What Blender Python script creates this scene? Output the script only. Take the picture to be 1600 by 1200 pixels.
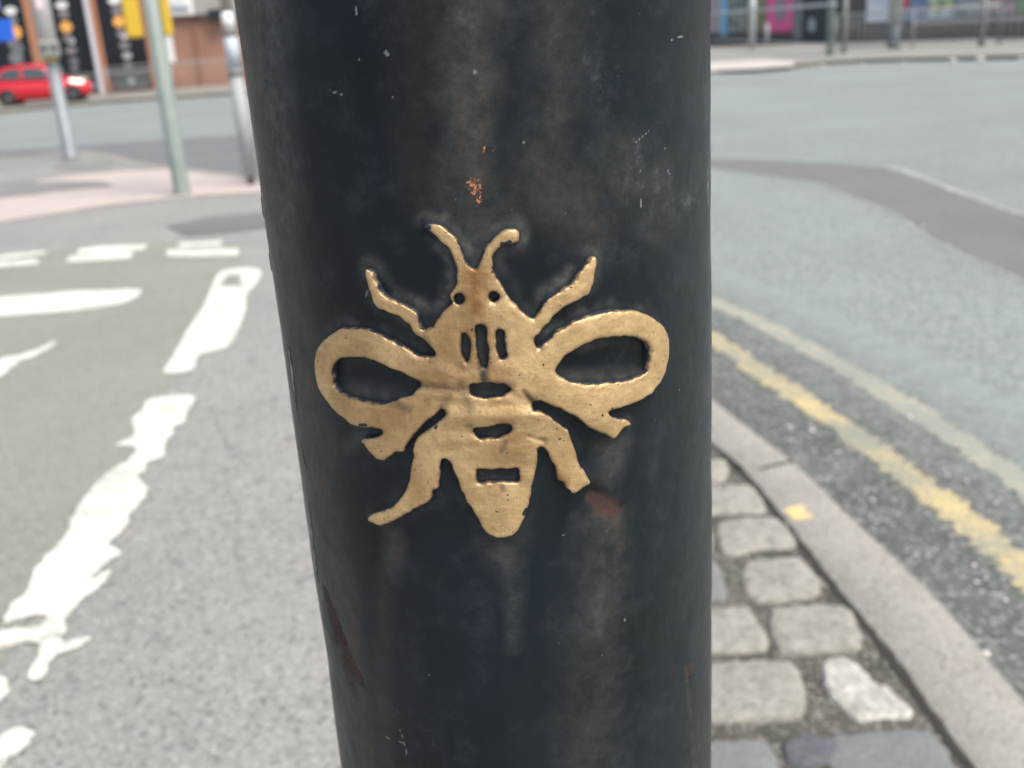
import bpy, bmesh, math, random
import numpy as np
from mathutils import Vector, Matrix
from mathutils.geometry import delaunay_2d_cdt
random.seed(4); rng = np.random.default_rng(7)
R_ = math.radians
for o in list(bpy.data.objects): bpy.data.objects.remove(o)
S = bpy.context.scene; col = S.collection

# ------------------------------------------------------------------ camera
F_PX = 1614.0
up = np.array([-311., 4700., 1614.]); up /= np.linalg.norm(up)
fw = np.array([0., 0., -1.]); fw = fw - fw.dot(up)*up; fw /= np.linalg.norm(fw)
rt = np.cross(fw, up)
MC = np.array([rt, fw, up]); CAM = np.array([0., 0., 1.5])
cd = bpy.data.cameras.new('camera'); cam = bpy.data.objects.new('camera', cd); col.objects.link(cam)
m4 = np.eye(4); m4[:3, :3] = MC; m4[:3, 3] = CAM
cam.matrix_world = Matrix(m4.tolist())
cd.sensor_width = 36; cd.lens = 36*F_PX/1600; cd.clip_end = 500; cd.clip_start = 0.02
cd.dof.use_dof = True; cd.dof.focus_distance = 0.352; cd.dof.aperture_fstop = 13.0; cd.dof.aperture_blades = 0
S.camera = cam
S.render.resolution_x = 1024; S.render.resolution_y = 768
# ------------------------------------------------------------------ light
SUN_EL, SUN_AZ = 58, 130            # azimuth clockwise from +Y: sun to the right and a little behind the camera
w = bpy.data.worlds.new('World'); S.world = w; w.use_nodes = True
nt = w.node_tree; bg = nt.nodes['Background']
sky = nt.nodes.new('ShaderNodeTexSky'); sky.sky_type = 'NISHITA'; sky.sun_disc = False
sky.sun_elevation = R_(SUN_EL); sky.sun_rotation = R_(SUN_AZ)
sky.air_density = 1.0; sky.dust_density = 4.0; sky.ozone_density = 0.6
nt.links.new(sky.outputs[0], bg.inputs[0]); bg.inputs[1].default_value = 0.135
sd = bpy.data.lights.new('sun', 'SUN'); sun = bpy.data.objects.new('sun', sd); col.objects.link(sun)
sd.energy = 2.0; sd.angle = R_(35); sd.color = (1, .955, .88)
d = Vector((math.sin(R_(SUN_AZ))*math.cos(R_(SUN_EL)), math.cos(R_(SUN_AZ))*math.cos(R_(SUN_EL)), math.sin(R_(SUN_EL))))
sun.rotation_euler = d.to_track_quat('Z', 'Y').to_euler()
S.view_settings.view_transform = 'Standard'; S.view_settings.look = 'None'
S.view_settings.exposure = 0.75; S.view_settings.gamma = 1
S.render.engine = 'CYCLES'

# ------------------------------------------------------------------ helpers
def ray(x, y):
    v = MC @ np.array([(x-800)/F_PX, (600-y)/F_PX, -1.]); return v/np.linalg.norm(v)
def at(x, y, z=0.):
    v = ray(x, y); p = CAM + v*((z-CAM[2])/v[2]); return p
def at2(pts, z=0.): return [tuple(at(x, y, z)[:2]) for x, y in pts]

def mat(name, base=(.5, .5, .5), rough=.6, metal=0., spec=.5, emit=None):
    m = bpy.data.materials.new(name); m.use_nodes = True
    b = m.node_tree.nodes['Principled BSDF']
    b.inputs['Base Color'].default_value = (*base, 1); b.inputs['Roughness'].default_value = rough
    b.inputs['Metallic'].default_value = metal; b.inputs['Specular IOR Level'].default_value = spec
    if emit: b.inputs['Emission Color'].default_value = (*emit[0], 1); b.inputs['Emission Strength'].default_value = emit[1]
    return m
class NG:
    def __init__(s, m): s.t = m.node_tree; s.n = s.t.nodes; s.b = s.n['Principled BSDF']
    def add(s, k, **kw):
        x = s.n.new(k)
        for a, v in kw.items():
            if a == 'ins':
                for i, vv in v.items():
                    if hasattr(vv, 'links') or hasattr(vv, 'is_output'): s.t.links.new(vv, x.inputs[i])
                    else: x.inputs[i].default_value = vv
            else: setattr(x, a, v)
        return x
    def link(s, a, b): s.t.links.new(a, b)
    def co(s): return s.add('ShaderNodeTexCoord').outputs['Object']
    def noise(s, co, scale, detail=4, rough=.6, dist=0.):
        return s.add('ShaderNodeTexNoise', ins={'Vector': co, 'Scale': scale, 'Detail': detail, 'Roughness': rough, 'Distortion': dist}).outputs['Fac']
    def vor(s, co, scale, out='Color'):
        return s.add('ShaderNodeTexVoronoi', ins={'Vector': co, 'Scale': scale}).outputs[out]
    def mr(s, v, a, b, c=0., d=1., smooth=False):
        x = s.add('ShaderNodeMapRange', ins={0: v, 1: a, 2: b, 3: c, 4: d})
        if smooth: x.interpolation_type = 'SMOOTHSTEP'
        return x.outputs[0]
    def math(s, op, a, b=0.): return s.add('ShaderNodeMath', operation=op, ins={0: a, 1: b}).outputs[0]
    def mix(s, f, a, b, blend='MIX'):
        x = s.add('ShaderNodeMix', data_type='RGBA', blend_type=blend)
        for i, v in ((0, f), (6, a), (7, b)):
            if hasattr(v, 'links'): s.link(v, x.inputs[i])
            else: x.inputs[i].default_value = (*v, 1) if isinstance(v, tuple) and len(v) == 3 else v
        return x.outputs[2]
    def bump(s, h, strength, dist=.001):
        x = s.add('ShaderNodeBump', ins={'Height': h, 'Strength': strength, 'Distance': dist}); s.link(x.outputs[0], s.b.inputs['Normal'])
    def attr(s, n): return s.add('ShaderNodeAttribute', attribute_name=n).outputs['Fac']

def tag(o, label=None, cat=None, group=None, kind=None):
    if label: o['label'] = label
    if cat: o['category'] = cat
    if group: o['group'] = group
    if kind: o['kind'] = kind
    return o
def empty(name, loc, label, cat, group=None):
    o = bpy.data.objects.new(name, None); col.objects.link(o); o.location = tuple(loc); o.empty_display_size = .1
    return tag(o, label, cat, group)
def wloc(o):
    v = Vector((0, 0, 0))
    while o is not None: v = v + Vector(o.location); o = o.parent
    return v
class MB:
    """collects geometry in world coordinates, then links it as one mesh object"""
    def __init__(s): s.v = []; s.f = []; s.sm = []
    def add(s, vs, fs, smooth=False):
        n = len(s.v); s.v += [tuple(map(float, p)) for p in vs]; s.f += [tuple(n+i for i in f) for f in fs]; s.sm += [smooth]*len(fs); return s
    def box(s, c, sz, u=(1, 0, 0)):
        u = Vector(u).normalized(); w_ = Vector((0, 0, 1)); n = w_.cross(u); c = Vector(c)
        vs = [c + u*sz[0]/2*a + n*sz[1]/2*b + w_*sz[2]/2*e for e in (-1, 1) for a, b in ((-1, -1), (1, -1), (1, 1), (-1, 1))]
        return s.add(vs, [(0, 3, 2, 1), (4, 5, 6, 7), (0, 1, 5, 4), (1, 2, 6, 5), (2, 3, 7, 6), (3, 0, 4, 7)])
    def lathe(s, c, prof, seg=24, axis=(0, 0, 1), smooth=True):
        a = Vector(axis).normalized(); q = Vector((0, 0, 1)).rotation_difference(a); c = Vector(c)
        vs = []; fs = []
        for r, z in prof:
            for k in range(seg):
                t = 2*math.pi*k/seg; vs.append(c + q @ Vector((r*math.cos(t), r*math.sin(t), z)))
        for i in range(len(prof)-1):
            for k in range(seg):
                k2 = (k+1) % seg; fs.append((i*seg+k, i*seg+k2, (i+1)*seg+k2, (i+1)*seg+k))
        s.add(vs, fs, smooth)
        n = len(s.v)-len(vs)
        s.f.append(tuple(n+k for k in reversed(range(seg)))); s.f.append(tuple(n+(len(prof)-1)*seg+k for k in range(seg))); s.sm += [False, False]
        return s
    def poly(s, pts, z0, z1, top_only=False):
        """flat polygon (may be concave) with thickness"""
        from mathutils.geometry import tessellate_polygon
        p3 = [Vector((x, y, 0)) for x, y in pts]; tr = tessellate_polygon([p3]); n = len(pts)
        area = sum(p3[i].x*p3[(i+1) % n].y-p3[(i+1) % n].x*p3[i].y for i in range(n))
        fs = []
        for t in tr:
            a, b, c = (p3[i] for i in t)
            fs.append(tuple(t) if (b-a).cross(c-a).z > 0 else tuple(reversed(t)))
        vs = [(x, y, z1) for x, y in pts]
        if not top_only:
            vs += [(x, y, z0) for x, y in pts]
            for i in range(n):
                j = (i+1) % n; q = (i, n+i, n+j, j); fs.append(q if area > 0 else tuple(reversed(q)))
        return s.add(vs, fs)
    def build(s, name, m, parent=None, origin=None):
        me = bpy.data.meshes.new(name)
        o_ = wloc(parent) if parent is not None else Vector(origin or (0, 0, 0))
        me.from_pydata([tuple(Vector(p)-o_) for p in s.v], [], s.f); me.polygons.foreach_set('use_smooth', s.sm)
        me.materials.append(m); me.update()
        o = bpy.data.objects.new(name, me); col.objects.link(o)
        if parent is not None: o.parent = parent
        else: o.location = o_
        return o
def bevel(o, wd, seg=2):
    b = o.modifiers.new('bevel', 'BEVEL'); b.width = wd; b.segments = seg; b.limit_method = 'ANGLE'; return o
def catmull(P, n=8, closed=False):
    P = [np.array(p, float) for p in P]; out = []; N = len(P)
    for i in range(N if closed else N-1):
        if closed: a, b, c, e = P[i-1], P[i], P[(i+1) % N], P[(i+2) % N]
        else: a, b, c, e = P[max(i-1, 0)], P[i], P[i+1], P[min(i+2, N-1)]
        for k in range(n):
            t = k/n; out.append(.5*((2*b)+(c-a)*t+(2*a-5*b+4*c-e)*t*t+(3*b-a-3*c+e)*t**3))
    if not closed: out.append(P[-1])
    return out
def ribbon(P, hw, z, jit=0.):
    """list of left and right points of a band along P"""
    P = [np.array(p[:2], float) for p in P]; L = []; Rr = []
    for i, p in enumerate(P):
        t = P[min(i+1, len(P)-1)]-P[max(i-1, 0)]; t /= np.linalg.norm(t); n = np.array([-t[1], t[0]])
        a, b = hw+random.uniform(-jit, jit), hw+random.uniform(-jit, jit)
        L.append(p+n*a); Rr.append(p-n*b)
    return L, Rr
def ribbon_mesh(L, Rr, z, m=None):
    m = m or MB(); n = len(L)
    m.add([(*p, z) for p in L]+[(*p, z) for p in Rr], [(i, n+i, n+i+1, i+1) for i in range(n-1)]); return m

# ------------------------------------------------------------------ materials
def asphalt(name, c1, c2, grain=150, patch=1.2, rough=.85, speck=.25, warm=None, gc=.35, bump=.6):
    m = mat(name, c1, rough, spec=.35); g = NG(m); co = g.co()
    p = g.noise(co, patch, 5, .6); c = g.mix(g.mr(p, .35, .65), c1, c2)
    fine = g.noise(co, grain*.6, 3, .7); c = g.mix(g.mr(fine, .3, .7), c, g.mix(1., c, (1-gc,)*3, 'MULTIPLY'))
    v = g.vor(co, grain); sep = g.add('ShaderNodeSeparateColor', ins={0: v}).outputs[0]
    c = g.mix(g.mr(sep, .82, .9, 0, speck), c, (.62, .60, .56))
    v2 = g.vor(co, grain*.45); s2 = g.add('ShaderNodeSeparateColor', ins={0: v2}).outputs[1]
    c = g.mix(g.mr(s2, .86, .95, 0, speck*1.2), c, (.07, .07, .075))
    mid = g.noise(co, 14, 6, .75); c = g.mix(g.mr(mid, .3, .7, 0, .4), c, g.mix(1., c, (.72, .72, .74), 'MULTIPLY'))
    if warm: c = g.mix(g.mr(g.noise(co, .7, 3), .5, .62, 0, .7), c, warm)
    g.link(c, g.b.inputs['Base Color']); g.bump(g.noise(co, grain*.7, 4, .8), bump, .004); return m
M = {}
M['road'] = asphalt('road_asphalt', (.315, .362, .333), (.262, .295, .275), 105, .32, gc=.5, speck=.4, bump=1.)
M['road_dark'] = asphalt('road_asphalt_repair', (.19, .196, .195), (.165, .168, .172), 120, 1., gc=.3)
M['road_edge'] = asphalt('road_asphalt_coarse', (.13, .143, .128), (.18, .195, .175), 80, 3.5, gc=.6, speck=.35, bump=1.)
M['pave'] = asphalt('pavement_asphalt', (.345, .342, .305), (.295, .292, .263), 150, .9, gc=.40, speck=.42, bump=.4)
M['pave_dark'] = asphalt('pavement_patch', (.175, .175, .16), (.21, .205, .19), 150, .9)
M['pave_mid'] = asphalt('pavement_worn', (.29, .285, .25), (.24, .235, .215), 120, 2.)
M['cycle'] = asphalt('cycle_lane_surface', (.295, .30, .245), (.26, .265, .215), 170, 1.1, gc=.28, speck=.28, bump=.4)
M['mortar'] = asphalt('mortar', (.135, .128, .10), (.075, .074, .052), 130, 6, speck=.3, gc=.5)
M['kerb'] = asphalt('kerb_stone', (.365, .35, .30), (.31, .295, .25), 260, 3, speck=.4, gc=.25, bump=.3)
M['far_pave'] = asphalt('far_pavement', (.33, .325, .28), (.28, .275, .24), 60, .6)
M['kerb_moss'] = asphalt('mossy_kerb', (.12, .11, .07), (.08, .072, .045), 60, 1.)
M['joint'] = mat('joint_dirt', (.03, .03, .025), .95)
def paint(name, c, under, lo, hi, sc=60, big=3.):
    m = mat(name, c, .7); g = NG(m); co = g.co()
    n = g.noise(co, sc, 5, .75); b = g.noise(co, big, 3)
    f = g.mr(g.math('ADD', n, g.math('MULTIPLY', b, .55)), lo, hi)
    c1 = g.mix(g.mr(g.noise(co, 9, 4), .35, .7), c, tuple(x*.88 for x in c))
    g.link(g.mix(f, under, c1), g.b.inputs['Base Color']); g.bump(n, .5, .002); return m
M['white_line'] = paint('white_road_paint', (.66, .66, .575), (.33, .325, .285), .60, .75, 42)
M['yellow_line'] = paint('yellow_road_paint', (.74, .555, .21), (.235, .24, .19), .70, .98, 80)
M['yellow_worn'] = paint('worn_yellow_road_paint', (.54, .475, .31), (.24, .255, .215), .74, 1.05, 80)
M['joint_seal'] = paint('pale_joint_seal', (.37, .37, .345), (.25, .265, .25), .74, .95, 22)
M['pink'] = mat('pink_paving', (.47, .375, .34), .8); g = NG(M['pink']); co = g.co()
bt = g.add('ShaderNodeTexBrick', ins={'Vector': co, 'Color1': (.50, .425, .37, 1), 'Color2': (.46, .39, .345, 1), 'Mortar': (.33, .28, .26, 1), 'Scale': 1., 'Mortar Size': .008, 'Brick Width': .4, 'Row Height': .4})
bt.offset = 0
g.link(g.mix(g.mr(g.noise(co, 2.5, 4), .3, .7, 0, .5), bt.outputs[0], (.40, .36, .335)), g.b.inputs['Base Color'])
def sett_mat(name, a, b):
    m = mat(name, a, .75); g = NG(m); co = g.co()
    c = g.mix(g.mr(g.noise(co, 26, 6, .8), .40, .64), a, b)
    c = g.mix(g.mr(g.noise(co, 110, 4, .8), .5, .68, 0, .75), c, (.09, .088, .075))
    c = g.mix(g.mr(g.noise(co, 90, 3, .7), .6, .75, 0, .6), c, (.55, .54, .48))
    g.link(c, g.b.inputs['Base Color']); g.bump(g.noise(co, 45, 6, .8), 1., .014); return m
M['sett'] = sett_mat('granite_sett', (.52, .50, .42), (.27, .26, .215))
M['sett_white'] = sett_mat('whitened_sett', (.78, .76, .66), (.40, .385, .33))
M['sett_blue'] = sett_mat('blue_grey_sett', (.25, .265, .26), (.30, .30, .285))

# ------------------------------------------------------------------ ground, roads, pavement
ZR = -.10
ground = MB(); N_ = 60
ground.add([(-150, -60, ZR), (150, -60, ZR), (150, 220, ZR), (-150, 220, ZR)], [(0, 1, 2, 3)])
tag(ground.build('road', M['road']), 'wide grey green worn asphalt carriageway', 'road', kind='structure')

kerb_out = [(1.9, -9), (1.62, -4), (1.42, -1), (1.27, .5), (1.18, 1.25), (1.14, 1.65)] + at2([(1600, 1092), (1535, 1015), (1480, 950), (1425, 895), (1350, 825), (1272, 750), (1225, 710), (1112, 622)]) + \
           [(.42, 5.9), (-.35, 8.0), (-1.5, 10.4)] + at2([(387, 277), (310, 266), (227, 256), (162, 240), (100, 235), (0, 245)]) + [(-14, 18.9), (-40, 21)]
kerb_in = [(1.62, -9), (1.36, -4), (1.16, -1), (1.01, .5), (.94, 1.15), (.91, 1.5)] + at2([(1515, 1200), (1450, 1105), (1400, 1035), (1350, 970), (1300, 910), (1250, 845), (1195, 775), (1155, 730), (1111, 692)]) + \
          [(.18, 5.85), (-.52, 7.92), (-1.62, 10.3)]
ko = catmull(kerb_out, 6)
slab = [tuple(p) for p in ko] + [(-40, -9)]
tag(MB().poly(slab, -.3, -.004).build('pavement', M['pave']), 'grey asphalt pavement around the iron post', 'pavement', kind='structure')
# near kerb stones: outer line ko, inner line = traced points
ki = catmull(kerb_in, 6)
def resample(P, n):
    P = np.array(P); dd = np.r_[0, np.cumsum(np.linalg.norm(np.diff(P, axis=0), axis=1))]; t = np.linspace(0, dd[-1], n)
    return np.c_[np.interp(t, dd, P[:, 0]), np.interp(t, dd, P[:, 1])]
i_end = int(np.argmin([np.hypot(p[0]+1.5, p[1]-10.4) for p in ko]))
A = resample(ko[:i_end+1], 360)
B = []
kin = resample(ki, 1500)
for i, p in enumerate(A):
    t = A[min(i+1, 359)]-A[max(i-1, 0)]; n = np.array([-t[1], t[0]])/np.linalg.norm(t)
    rel = kin-p; along = np.abs(rel @ (t/np.linalg.norm(t))); j = int(np.argmin(along + 10*(rel @ n < 0)))
    B.append(kin[j])
B = np.array(B)
kb = MB(); nA = len(A)
vs = []
for (p, q) in zip(A, B):
    dirn = (q-p)/np.linalg.norm(q-p)
    ch = p+dirn*.022
    vs += [(*p, -.3), (*p, -.022), (*(p+dirn*.007), -.006), (*ch, 0.002), (*(q-dirn*.006), .003), (*q, -.003), (*q, -.06)]
fs = []
for i in range(nA-1):
    for k in range(6): fs.append((i*7+k, (i+1)*7+k, (i+1)*7+k+1, i*7+k+1))
kb.add(vs, fs, True)
tag(kb.build('kerb', M['kerb']), 'pale granite kerb curving past the iron post', 'kerb', kind='structure')
# kerb joints and the dirt line along the inner side
jt = MB()
L, Rr = ribbon(catmull([(.99, .6), (.93, 1.2)]+at2([(1560, 1265), (1515, 1202), (1448, 1108), (1398, 1038), (1347, 972), (1297, 912), (1247, 846), (1192, 776), (1152, 732), (1109, 694)])+[(.16, 5.85)], 8), .011, 0, .004)
ribbon_mesh(L, Rr, .0045, jt)
for a, b in ((at(1185, 735), at(1240, 722)),):
    L, Rr = ribbon([a, b], .006, 0); ribbon_mesh(L, Rr, .0065, jt)
tag(jt.build('kerb_joint', M['joint']), 'dark dirt filled joint along the kerb', 'joint', kind='structure')
# kerb round the island on the left (continues at the edge of the slab)
L, Rr = ribbon(ko[i_end:], .0, 0)
ribs = [np.array(p) for p in ko[i_end:]]
k2 = MB(); L, Rr = ribbon(ribs, .075, 0)
sh = []
for i, p in enumerate(ribs):
    t = ribs[min(i+1, len(ribs)-1)]-ribs[max(i-1, 0)]; t = t/np.linalg.norm(t); n = np.array([-t[1], t[0]]); sh.append((p+n*.15, p-n*.004))
k2v = []; 
for a, b in sh: k2v += [(*b, -.2), (*b, .004), (*a, .004)]
k2f = []
for i in range(len(sh)-1):
    for k in range(2): k2f.append((i*3+k, i*3+k+1, (i+1)*3+k+1, (i+1)*3+k))
k2.add(k2v, k2f)
tag(k2.build('island_kerb', M['kerb']), 'pale kerb at the far edge of the pavement', 'kerb', kind='structure')

def sheet(name, px, z, m, label, cat='ground', jit=0., extra=None, smooth=0):
    P = at2(px, z if z > -.05 else z)
    if extra: P = P + extra
    if smooth: P = [tuple(p) for p in catmull(P, smooth, True)]
    if jit:
        Q = []
        for i in range(len(P)):
            a, b = np.array(P[i]), np.array(P[(i+1) % len(P)]); dist = np.linalg.norm(b-a)
            n = max(1, min(14, int(dist/(jit*2.2))))
            for k in range(n):
                q = a+(b-a)*k/n; Q.append(tuple(q+(rng.uniform(-jit, jit, 2) if (k or 1) else 0)))
        P = Q
    o = MB().poly(P, 0, z, True).build(name, m); tag(o, label, cat, kind='structure'); return o
# road repairs
sheet('road_repair', [(-200, 246), (110, 228), (253, 219), (373, 211), (740, 226), (1112, 248), (1200, 250), (1300, 255), (1380, 262), (1450, 285), (1520, 310), (1600, 337), (1750, 395),
                      (1750, 520), (1600, 440), (1560, 420), (1500, 395), (1440, 362), (1400, 335), (1340, 310), (1270, 285), (1200, 275), (1112, 262), (740, 290), (400, 300), (-200, 300)], ZR+.002, M['road_dark'], 'dark purple grey asphalt repair band', jit=.02)
def pxribbon(px, w0, z, n=8, jit=0., pre=()):
    return ribbon(catmull(at2(px, z)+list(pre), n), w0, z, jit)
L, Rr = pxribbon([(1385, 260), (1420, 270), (1470, 290), (1530, 312), (1610, 340), (1750, 398)], .024, ZR, 14, .02)
o = ribbon_mesh(L, Rr, ZR+.004).build('road_seal', paint('worn_seal', (.55, .56, .53), (.26, .28, .265), .7, .95, 20)); tag(o, 'thin white worn seal line on the carriageway', 'line', kind='structure')
L, Rr = pxribbon([(1112, 264), (1200, 276), (1270, 286), (1340, 312), (1400, 337), (1440, 364), (1500, 397), (1560, 422), (1620, 450)], .018, ZR, 14, .014)
o = ribbon_mesh(L, Rr, ZR+.0035).build('repair_seal', M['joint_seal']); tag(o, 'pale seal along the near side of the repair band', 'line', kind='structure')
# coarse darker channel beside the kerb
ch = [np.array(p) for p in ko[:i_end+1]]
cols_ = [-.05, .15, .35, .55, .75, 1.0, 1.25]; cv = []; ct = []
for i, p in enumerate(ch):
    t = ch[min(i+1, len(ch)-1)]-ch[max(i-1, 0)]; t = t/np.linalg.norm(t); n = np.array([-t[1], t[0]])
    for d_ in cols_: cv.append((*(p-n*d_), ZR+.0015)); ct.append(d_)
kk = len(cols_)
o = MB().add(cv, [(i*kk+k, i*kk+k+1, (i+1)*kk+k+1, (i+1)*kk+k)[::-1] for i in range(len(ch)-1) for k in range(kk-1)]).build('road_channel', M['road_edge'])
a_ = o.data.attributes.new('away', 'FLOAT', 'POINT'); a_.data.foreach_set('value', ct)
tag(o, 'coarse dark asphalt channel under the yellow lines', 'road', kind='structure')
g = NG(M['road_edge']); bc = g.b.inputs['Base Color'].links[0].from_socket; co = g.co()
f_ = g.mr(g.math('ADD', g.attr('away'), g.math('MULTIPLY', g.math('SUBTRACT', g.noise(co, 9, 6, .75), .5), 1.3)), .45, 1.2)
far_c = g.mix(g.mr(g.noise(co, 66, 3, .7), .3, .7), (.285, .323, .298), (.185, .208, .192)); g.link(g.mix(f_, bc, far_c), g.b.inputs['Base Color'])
# double yellow lines
def offs(dist, y0=4.4, y1=11):
    out = []
    for i, p in enumerate(ch):
        if y0 < p[1] < y1:
            t = ch[min(i+1, len(ch)-1)]-ch[max(i-1, 0)]; t = t/np.linalg.norm(t); out.append(tuple(p-np.array([-t[1], t[0]])*dist))
    return out[::4]
near_px = [(1720, 1010), (1600, 893), (1500, 806), (1400, 730), (1300, 655), (1200, 590), (1112, 530)]
far_px = [(1720, 850), (1600, 762), (1500, 690), (1400, 625), (1300, 566), (1200, 512), (1112, 472)]
dn = 0
for nm, pxs, mt, lb in (('yellow_line', near_px, 'yellow_line', 'brighter worn yellow line nearer the kerb'), ('yellow_line', far_px, 'yellow_worn', 'faded yellow line farther from the kerb')):
    P = at2(pxs, ZR); k = np.array(resample(ch, 2000)); dd = np.min(np.linalg.norm(k-np.array(P[-1]), axis=1))
    tail = [q for q in offs(dd) if q[1] > P[-1][1]+.8]
    P = [tuple(np.array(P[0])+(np.array(P[0])-np.array(P[1])))]+P+tail
    L, Rr = ribbon(catmull(P, 24), .060, 0, .024)
    o = ribbon_mesh(L, Rr, ZR+.004).build(nm, M[mt]); tag(o, lb, 'line', kind='structure')

# pavement surfaces on the left
sheet('pink_paving', [(-250, 355), (-250, 285), (0, 290), (105, 275), (190, 268), (262, 264), (388, 281), (430, 290), (430, 296), (390, 301), (300, 306), (170, 320), (0, 347)], .004, M['pink'], 'pale pink paving slabs behind the green post', 'paving')
sheet('pavement_patch', [(262, 352), (330, 338), (420, 330), (430, 352), (360, 362), (290, 368)], .004, M['pave_dark'], 'dark patch on the pavement beside the post', 'pavement', jit=.02)
sheet('post_patch', [(85, 262), (100, 250), (170, 248), (185, 256), (150, 264)], .004, M['pave_mid'], 'dark patch at the foot of the push button post', 'pavement', jit=.05)
sheet('pavement_band', [(-200, 302), (40, 283), (150, 282), (180, 290), (100, 297), (-100, 322)], .008, M['pave_mid'], 'grey worn stripe across the pink paving', 'pavement', jit=.05)
sheet('cycle_lane', [(-350, 425), (0, 400), (120, 386), (270, 381), (378, 384), (370, 430), (330, 480), (265, 600), (215, 700), (140, 800), (95, 900), (40, 970), (-30, 1100), (-200, 1300), (-700, 1400), (-1200, 900)], .0005, M['cycle'], 'greenish surfaced cycle lane on the pavement', 'lane')
lines = [
 ('thin dash at the far left of the lane', [(-60, 402), (0, 399), (70, 392), (72, 396), (0, 405), (-60, 409)]),
 ('second dash at the far left of the lane', [(-60, 415), (0, 409), (58, 404), (60, 412), (0, 417), (-60, 424)]),
 ('middle dash of the far row', [(122, 389), (160, 384), (230, 382), (226, 390), (175, 394), (120, 396)]),
 ('lower middle dash of the far row', [(108, 400), (150, 396), (208, 394), (205, 403), (150, 407), (105, 409)]),
 ('thin right dash of the far row', [(278, 380), (348, 376), (346, 382), (280, 386)]),
 ('right dash of the far row', [(262, 390), (320, 387), (374, 388), (372, 399), (320, 400), (260, 400)]),
 ('wide bar of the lane symbol', [(-60, 470), (0, 464), (110, 455), (222, 451), (215, 464), (185, 475), (120, 485), (0, 494), (-60, 502)]),
 ('tapering stroke of the lane symbol', [(-60, 590), (0, 560), (40, 552), (60, 545), (82, 534), (92, 533), (60, 552), (30, 565), (0, 588), (-60, 620)]),
 ('upper long block of the lane edge', [(338, 432), (350, 422), (385, 418), (407, 421), (403, 440), (385, 460), (384, 480), (370, 520), (352, 543), (310, 555), (300, 578), (256, 582), (268, 560), (290, 520), (318, 478), (330, 450)]),
 ('long block of the lane edge', [(236, 622), (300, 617), (303, 626), (292, 645), (288, 660), (268, 668), (272, 676), (258, 690), (256, 712), (230, 722), (228, 738), (215, 745), (232, 766), (216, 790), (205, 800), (192, 830), (168, 848), (190, 862), (165, 880), (140, 905), (176, 888), (160, 912), (130, 935), (105, 965), (100, 990), (72, 1020), (68, 995), (30, 1005), (-10, 1012), (0, 985), (60, 978), (72, 960), (30, 965), (5, 975), (20, 940), (40, 925), (55, 890), (80, 860), (105, 835), (110, 815), (130, 780), (165, 740), (205, 715), (210, 697), (178, 695), (210, 680), (206, 655), (222, 640)]),
 ('forked end of the lane edge', [(-5, 1010), (45, 988), (95, 975), (100, 1002), (135, 993), (134, 1004), (98, 1018), (78, 1030), (65, 1060), (44, 1058), (58, 1030), (62, 1005), (20, 1003)]),
 ('small blot at the left edge', [(-30, 1060), (8, 1060), (12, 1078), (0, 1095), (-30, 1098)]),
 ('near block of the lane edge', [(-60, 1200), (0, 1150), (25, 1138), (50, 1142), (45, 1160), (15, 1185), (0, 1215), (-30, 1245), (-90, 1260)]),
]
for lb, pxs in lines:
    zz = .0025 if 'forked' not in lb else .004
    P = at2(pxs, zz); dist = np.linalg.norm(at(*pxs[0]))
    sheet('lane_marking', pxs, zz, M['white_line'], 'white paint, '+lb, 'line', jit=.006 if pxs[0][1] > 600 or 'edge' in lb else .012, smooth=3 if 'edge' in lb else 0)
m_seal = M['pave_dark']
sheet('marking_gap', [(352, 432), (362, 428), (380, 430), (372, 440), (384, 441), (376, 447), (346, 446), (343, 441), (350, 437)], .0045, M['cycle'], 'worn gap in the lane edge marking', 'line', jit=.012)

ck = MB()
for pts_ in ([(330, 640), (352, 690), (348, 740), (372, 800), (368, 860), (395, 930)], [(352, 690), (392, 712), (420, 705)], [(205, 1085), (262, 1062), (318, 1080), (350, 1068)]):
    P = [np.array(p)+rng.uniform(-.006, .006, 2) for p in catmull(at2(pts_), 6)]
    L, Rr = ribbon(P, .0011, 0, .0007); ribbon_mesh(L, Rr, -.0015, ck)
tag(ck.build('tarmac_crack', mat('crack_dark', (.13, .128, .12), .9)), 'fine dark cracks in the near pavement', 'crack', kind='structure')
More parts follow.
